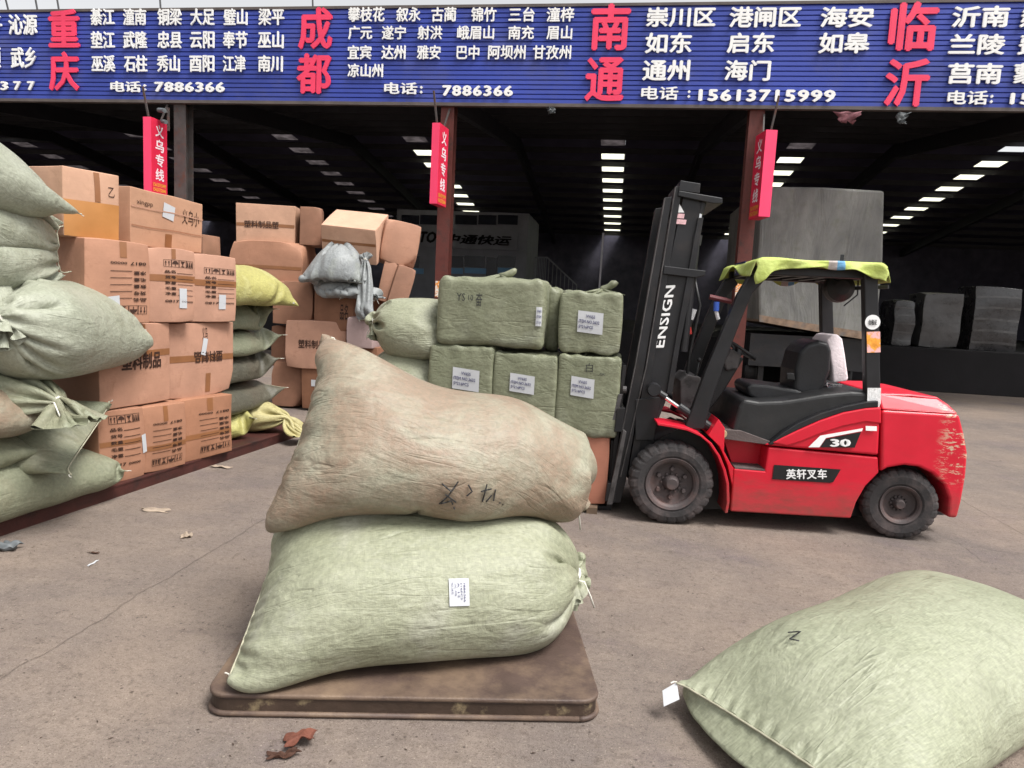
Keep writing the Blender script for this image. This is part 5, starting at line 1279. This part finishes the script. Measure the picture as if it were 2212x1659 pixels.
# white cloth on the seat back, clear cup on the engine cover
P = fp([(1794, 730), (1806, 723), (1818, 732), (1824, 770), (1830, 822)], .40)
P = fp([(1786, 735), (1796, 724), (1808, 722), (1819, 732), (1825, 768), (1832, 818), (1828, 823), (1800, 826), (1797, 790)], .40)
wz = min(q[1] for q in P)
wc = empty('white_cloth', tuple(FO+fux*P[2][0]+fuy*.58+np.array([0, 0, wz])), FA); tag(wc, 'white cloth hung over the back of the forklift seat', 'cloth')
mb = MB(); mb.prism([(q[0]-P[2][0], q[1]-wz) for q in P], -.19, .19); mb.build('hanging_cloth', plain('pinkish_white_cloth', S(240, 228, 232, .98), .8, .05, 8, .5), wc, bevel=.02, seg=3, smooth=True)
s = NT('clear_plastic'); s.color((.9, .92, .95)); s.rough(.15); s.b.inputs['Transmission Weight'].default_value = .75; s.b.inputs['Alpha'].default_value = .7; M_clear = s.m
c = fk(1800, 848, .45); cu = MB(); cu.lathe([(0, 0), (.05, 0), (.055, .02), (.065, .10), (.07, .105), (.066, .108)], (0, 0, 0), axis='z', n=22)
o = cu.build('plastic_tub', M_clear, None, tuple(FO+fux*c[0]+fuy*.45+np.array([0, 0, c[1]-.03])), smooth=True); tag(o, 'small clear plastic tub lying behind the forklift seat', 'tub')
# ------------------------------------------------------------------ inside the hall
M_off = plain('dim_office_panel', S(140, 142, 148, .75), .8, .15, 1.5); M_offd = plain('dim_office_glass', (.006, .008, .014), .2, .2, 2)
M_offb = plain('blue_window_film', S(120, 170, 210, .75), .6, .1, 3); M_offt = plain('dark_sign_letter', S(20, 20, 24, .5), .7, .1, 3)
YO = 30.0
a = ony(858, 452, YO); b = ony(1142, 470, YO); zb = 1.12
of = empty('site_office', ((a[0]+b[0])/2, YO, zb)); tag(of, 'grey two-storey cabin office with a dim name board inside the dark hall', 'office')
def opx(name, mat, x0, y0, x1, y1, d0, d1, parent=None):
    p = ony(x0, y0, YO); q = ony(x1, y1, YO); cx = (a[0]+b[0])/2; mb = MB()
    mb.box(p[0]-cx, q[0]-cx, -d0, d1, q[2]-zb, p[2]-zb); return mb.build(name, mat, parent or of)
cx = (a[0]+b[0])/2
mb = MB(); mb.box(a[0]-cx, b[0]-cx, 0, 4.0, 0, a[2]-zb); mb.build('wall', M_off, of)
for x0, x1 in ((868, 905), (908, 950), (984, 1030), (1034, 1072), (1076, 1118)): opx('window', M_offd, x0, 464, x1, 486, .02, -.002)
opx('name_board', M_off, 868, 492, 1118, 542, .10, -.01)
p = ony(962, 505, YO); q = ony(1106, 532, YO); mb = MB(); put_text(mb, '中通快运', lambda u, v, w: (p[0]-cx+(q[0]-p[0])*u, -.13, q[2]-zb+(p[2]-q[2])*v), .04, 0, .25); mb.build('board_characters', M_offt, of)
p = ony(888, 499, YO); q = ony(944, 526, YO); mb = MB(); put_text(mb, 'ZTO', lambda u, v, w: (p[0]-cx+(q[0]-p[0])*u, -.13, q[2]-zb+(p[2]-q[2])*v), .05, 0, .25); mb.build('board_letters', M_offt, of)
for x0, x1 in ((872, 905), (965, 1000), (1004, 1046), (1076, 1112)): opx('window', M_offd, x0, 552, x1, 578, .02, -.002)
opx('door', M_offd, 1052, 556, 1070, 640, .02, -.002)
for x0, x1 in ((862, 915), (958, 1000), (1004, 1050), (1076, 1114)): opx('film_strip', M_offb, x0, 578, x1, 592, .03, -.004)
st = empty('stair_rail', (ony(1150, 600, YO)[0], YO, 1.12)); tag(st, 'dark metal staircase with railings beside the cabin office', 'staircase')
o0 = ony(1150, 600, YO)
mb = MB(); pts = [ony(x, y, YO) for x, y in ((1156, 556), (1182, 556), (1246, 616))]
for p, q in zip(pts[:-1], pts[1:]): mb.bar(Vector(p-o0)+Vector((0, 0, o0[2]-1.12)), Vector(q-o0)+Vector((0, 0, o0[2]-1.12)), .06); mb.bar(Vector(p-o0)+Vector((0, 0, o0[2]-1.12-1)), Vector(q-o0)+Vector((0, 0, o0[2]-1.12-1)), .1)
for k in range(16):
    t = k/15*2; i = min(int(t), 1); f = t-i; p = pts[i]+(pts[i+1]-pts[i])*f; r = Vector(p-o0)+Vector((0, 0, o0[2]-1.12)); mb.bar(r, r-Vector((0, 0, 1)), .03)
mb.build('railing', M_off, st)
for k in range(10):
    p = pts[1]+(pts[2]-pts[1])*k/9; r = Vector(p-o0)+Vector((0, 0, o0[2]-2.15)); mb = MB(); mb.box(r.x-.18, r.x+.18, 0, 1, r.z-.03, r.z+.03); mb.build('tread', M_steel, st)
# tall tarpaulin-covered cargo behind the forklift
def tarp_mat():
    s = NT('weathered_grey_tarpaulin'); co = s.coord()
    n = s.noise(s.coord('Object', (1.6, 1, .6)), 1.4, 7, .65, .5); col = s.mix(s.ramp(n, .35, .7), S(124, 124, 122, .68), S(160, 160, 155, .70))
    col = s.mix(s.ramp(s.noise(co, 5, 6, .7), .52, .75, 0, .6), col, S(128, 132, 108, .6)); s.color(col); s.rough(.75)
    s.bump(s.noise(s.coord('Object', (2.2, 1, .5)), 1.2, 5, .6, 1.0), .6, .08); return s.m
YT = 16.2
P = [(ony(*p, YT)[0], ony(*p, YT)[2]) for p in ((1648, 402), (1778, 404), (1911, 412), (1908, 560), (1892, 737), (1740, 712), (1640, 694), (1636, 560))]
cxm, czm = sum(p[0] for p in P)/len(P), min(p[1] for p in P)
tb = empty('covered_cargo', (cxm, YT, czm)); tag(tb, 'tall grey weathered tarpaulin-covered cargo on a black trailer behind the forklift', 'covered cargo')
mb = MB(); mb.prism([(p[0]-cxm, p[1]-czm) for p in P], 0, 4.5); mb.build('tarpaulin', tarp_mat(), tb, bevel=.05)
q = [(ony(*p, YT)[0]-cxm, ony(*p, YT)[2]-czm) for p in ((1640, 680), (1740, 697), (1893, 721), (1892, 737.5), (1740, 712.5), (1640, 694.5))]
mb = MB(); mb.prism(q, -.02, 4.4); mb.build('hem_board', plain('pale_wood_edge', S(168, 142, 120, .62), .8, .35, 8, .2, dirt=S(140, 140, 140, .6), dirt_scale=5), tb)
mb = MB(); mb.box(-1.25, 1.25, .15, 4.4, .62-czm, .02); mb.build('trailer_bed', M_fblk, tb)
for wx in (-1.05, 1.05):
    for wy in (1.1, 2.3, 3.5):
        mb = MB(); mb.lathe([(0, -.13), (.22, -.13), (.24, -.10), (.40, -.13), (.43, -.08), (.43, .08), (.40, .13), (0, .13)], (wx, wy, .43-czm), axis='x', n=28); mb.build('wheel', M_fblk, tb)
for wx in (-.9, .9): mb = MB(); mb.bar((wx, .5, .7-czm), (wx, .5, .0-czm), .12); mb.box(wx-.15, wx+.15, .35, .65, -czm, .03-czm); mb.build('support_leg', M_fblk, tb)
# wrapped pallets on the dock at the right
M_wrap = plain('dusty_stretch_film', S(104, 102, 102, .6), .3, .3, 4, .5, spec=.6, bscale=9); M_wrapb = plain('dark_stretch_film', S(64, 62, 64, .6), .28, .4, 5, .6, spec=.7, bscale=9)
for x0, y0, x1, y1, m, lab, sd_ in ((1985, 636, 2082, 748, M_wrap, 'grey film-wrapped pallet of bags on the dock, left of the banded one', 3), (2094, 622, 2212, 758, M_wrapb, 'dark film-wrapped pallet with shiny horizontal bands on the dock at the right', 4), (1925, 650, 1980, 745, M_wrapb, 'dim film-wrapped load on the dock just right of the forklift post', 5)):
    Y = 20.2; p = ony(x0, y1, Y); q = ony(x1, y0, Y); w_, h_ = q[0]-p[0], q[2]-1.14
    c = Carton('film_wrapped_pallet', lab, 'film wrapped pallets on the dock', Vector(((p[0]+q[0])/2, Y+.55, 1.14)), (w_, 1.1, h_), 0, m, sd_, puff=.03, crush=.05, dent=.3, cat='wrapped pallet')
    for k in range(5): c.strip('film_band', M_wrap, 'f', -.98, .98, -.8+.36*k, -.8+.36*k+.07, .012)
p = ony(1293, 640, 21); q = ony(1295, 503, 21); mb = MB(); mb.tube([(0, 0, 1.12-p[2]), (.02, 0, q[2]-p[2])], .03, 8); o = mb.build('upright_pole', plain('pale_pole', S(190, 190, 195, .8), .4), None, Vector(p)); tag(o, 'thin pale upright pole standing on the dock beyond the bale with the twisted mouth', 'pole')
c = Carton('carton', 'small brown box on the ground at the foot of the pillar behind the forklift', None, Vector(onz(1572, 872)), (.32, .3, .24), .1, M_cardC, 77)
# ------------------------------------------------------------------ litter and hanging scraps
def scrap(name, label, cat, p, w, d, mat, seed, h=.03, ang=0.0, group=None):
    r = np.random.RandomState(seed); n = 9; K = r.normal(0, 1, (5, 2))*3; ph = r.rand(5)*6.28; rows = []
    for i in range(n):
        row = []
        for j in range(n):
            a_, b_ = (i/(n-1)-.5), (j/(n-1)-.5); e = 1+.25*math.sin(5*math.atan2(b_, a_)+seed); x, y = a_*w*e, b_*d*e
            z = h*(.55+sum(math.sin(K[q]@np.array([a_*3, b_*3])+ph[q]) for q in range(5))/4); row.append((x*math.cos(ang)-y*math.sin(ang), x*math.sin(ang)+y*math.cos(ang), max(.004, z)))
        rows.append(row)
    mb = MB(); mb.grid(rows); o = mb.build(name, mat, None, Vector(p), smooth=True, solid=.003, subsurf=1); tag(o, label, cat, group); return o
M_rag = plain('brown_rag', S(96, 62, 46, .5), .85, .4, 12, .4); M_leaf = plain('dry_paper_scrap', S(176, 158, 140, .7), .8, .3, 9); M_bl = plain('pale_blue_scrap', S(150, 180, 190, .7), .6, .2, 9); M_gs = plain('grey_scrap', S(110, 115, 118, .7), .6, .3, 9)
scrap('rag', 'crumpled red-brown rag on the ground in front of the weighing platform', 'rag', onz(650, 1606), .11, .08, plain('rust_rag', S(140, 84, 66, .55), .85, .3, 14, .4), 1, .05, .5)
scrap('rag', 'dark brown strip of rag beside the red-brown one in front of the platform', 'rag', onz(614, 1636), .11, .035, M_rag, 2, .03, .4)
scrap('scrap', 'pale blue plastic scrap on the ground below the printed cartons', 'litter', onz(356, 1026), .19, .10, M_bl, 3, .05, .5)
scrap('scrap', 'grey plastic scrap on the ground at the far left', 'litter', onz(18, 1188), .12, .09, M_gs, 4, .05, .2)
scrap('scrap', 'flat beige paper scrap on the open ground left of the platform', 'litter', onz(334, 1104), .2, .06, M_leaf, 5, .02, .1)
scrap('scrap', 'beige paper scrap on the ground nearest the yellow sacks', 'litter', onz(478, 1010), .2, .07, M_leaf, 6, .02, .0)
scrap('scrap', 'tiny pale paper curl on the ground left of the upper sack', 'litter', onz(403, 1161), .07, .05, M_leaf, 7, .03, .6)
scrap('scrap', 'short white plastic strip on the ground left of the weighing platform', 'litter', onz(201, 1218), .014, .09, M_paper, 8, .008, .1)
scrap('scrap', 'small dark sliver on the ground above the white plastic strip', 'litter', onz(204, 1196), .06, .025, M_rag, 9, .01, .0)
rg = random.Random(5); mb = MB()
for k in range(700):                                   # grit and straw too small to count
    x, y = rg.uniform(0, 2212), 1659-rg.random()**1.2*700
    p = onz(x, y); s_ = rg.uniform(.001, .0026); a_ = rg.uniform(0, 3.14); L_ = s_*rg.choice((1, 1, 1.5, 2, 5)); c_, q_ = math.cos(a_)*L_, math.sin(a_)*L_
    if p[1] > 14: continue
    mb.add([(p[0]-c_, p[1]-q_, .003), (p[0]+q_*.3, p[1]-c_*.3, .003), (p[0]+c_, p[1]+q_, .003), (p[0]-q_*.3, p[1]+c_*.3, .003+s_*.5)], [(0, 1, 2, 3)])
tag(mb.build('grit', plain('dark_grit', S(84, 66, 56, .5), .9, .5, 3)), kind='stuff')
M_pk = plain('faded_pink_cloth', S(150, 96, 104, .6), .8, .3, 9)
def hang(label, x, y0, y1, w, mat, seed):
    p = ony(x, y0, YF-.06); q = ony(x, y1, YF-.06); r = random.Random(seed); rows = []; n = 7; h = p[2]-q[2]
    for i in range(n):
        t = i/(n-1); rows.append([((-.5+j/5)*w*(1-.5*t)+.05*r.uniform(-1, 1), .05*math.sin(j*2.1+i), -h*t*(.7+.3*abs(math.sin(j*1.7+seed)))) for j in range(6)])
    mb = MB(); mb.grid(rows); o = mb.build('cloth_scrap', mat, None, Vector((p[0], YF-.06, p[2])), smooth=True, solid=.004); tag(o, label, 'cloth scrap')
hang('faded pink cloth scrap hanging under the fascia right of the forklift mast', 1832, 241, 268, .5, M_pk, 1)
hang('small grey rag hanging under the fascia at the right end', 1950, 243, 270, .25, M_gs, 2)
hang('small pale rag hanging under the middle of the fascia', 1191, 232, 246, .15, M_gs, 3)
# camera cluster on the left pillar, wires above the fascia
p = ony(352, 240, 14.7); cc = empty('security_camera', tuple(p)); tag(cc, 'small grey security cameras on brackets at the top of the leftmost pillar', 'security camera')
mb = MB(); mb.tube([(-.1, 0, .02), (.12, -.12, -.02)], .05, 12); mb.build('camera_body', M_gs, cc)
mb = MB(); mb.tube([(-.02, 0, -.22), (.14, -.1, -.26)], .045, 12); mb.build('camera_body', M_gs, cc)
mb = MB(); mb.bar((.06, .1, .1), (.06, .1, -.4), .04); mb.bar((.06, .1, -.0), (0, 0, 0), .03); mb.bar((.06, .1, -.22), (.03, 0, -.22), .03); mb.build('camera_bracket', M_grey, cc)
for k, (xa, ya, xb, yb, lab) in enumerate(((10, -10, 20, 26, 'thin black cable dropping to the fascia top at the far left'), (75, -10, 82, 24, 'thin black cable dropping to the fascia top left of the first red characters'), (122, -10, 128, 22, 'thin black cable dropping to the fascia top above the first red characters'), (345, -10, 347, 14, 'thin black cable dropping to the fascia top above the first county list'), (675, -10, 676, 12, 'thin black cable dropping to the fascia top above the second red characters'))):
    A_, B_ = ony(xa, ya, YF+.3), ony(xb, yb, YF+.05); mb = MB(); mb.tube([tuple(A_+np.array([0, 0, 1.0])-B_), tuple(A_-B_), (0, 0, -.05)], .02, 6); o = mb.build('cable', M_fblk, None, Vector(B_)); tag(o, lab, 'cable')
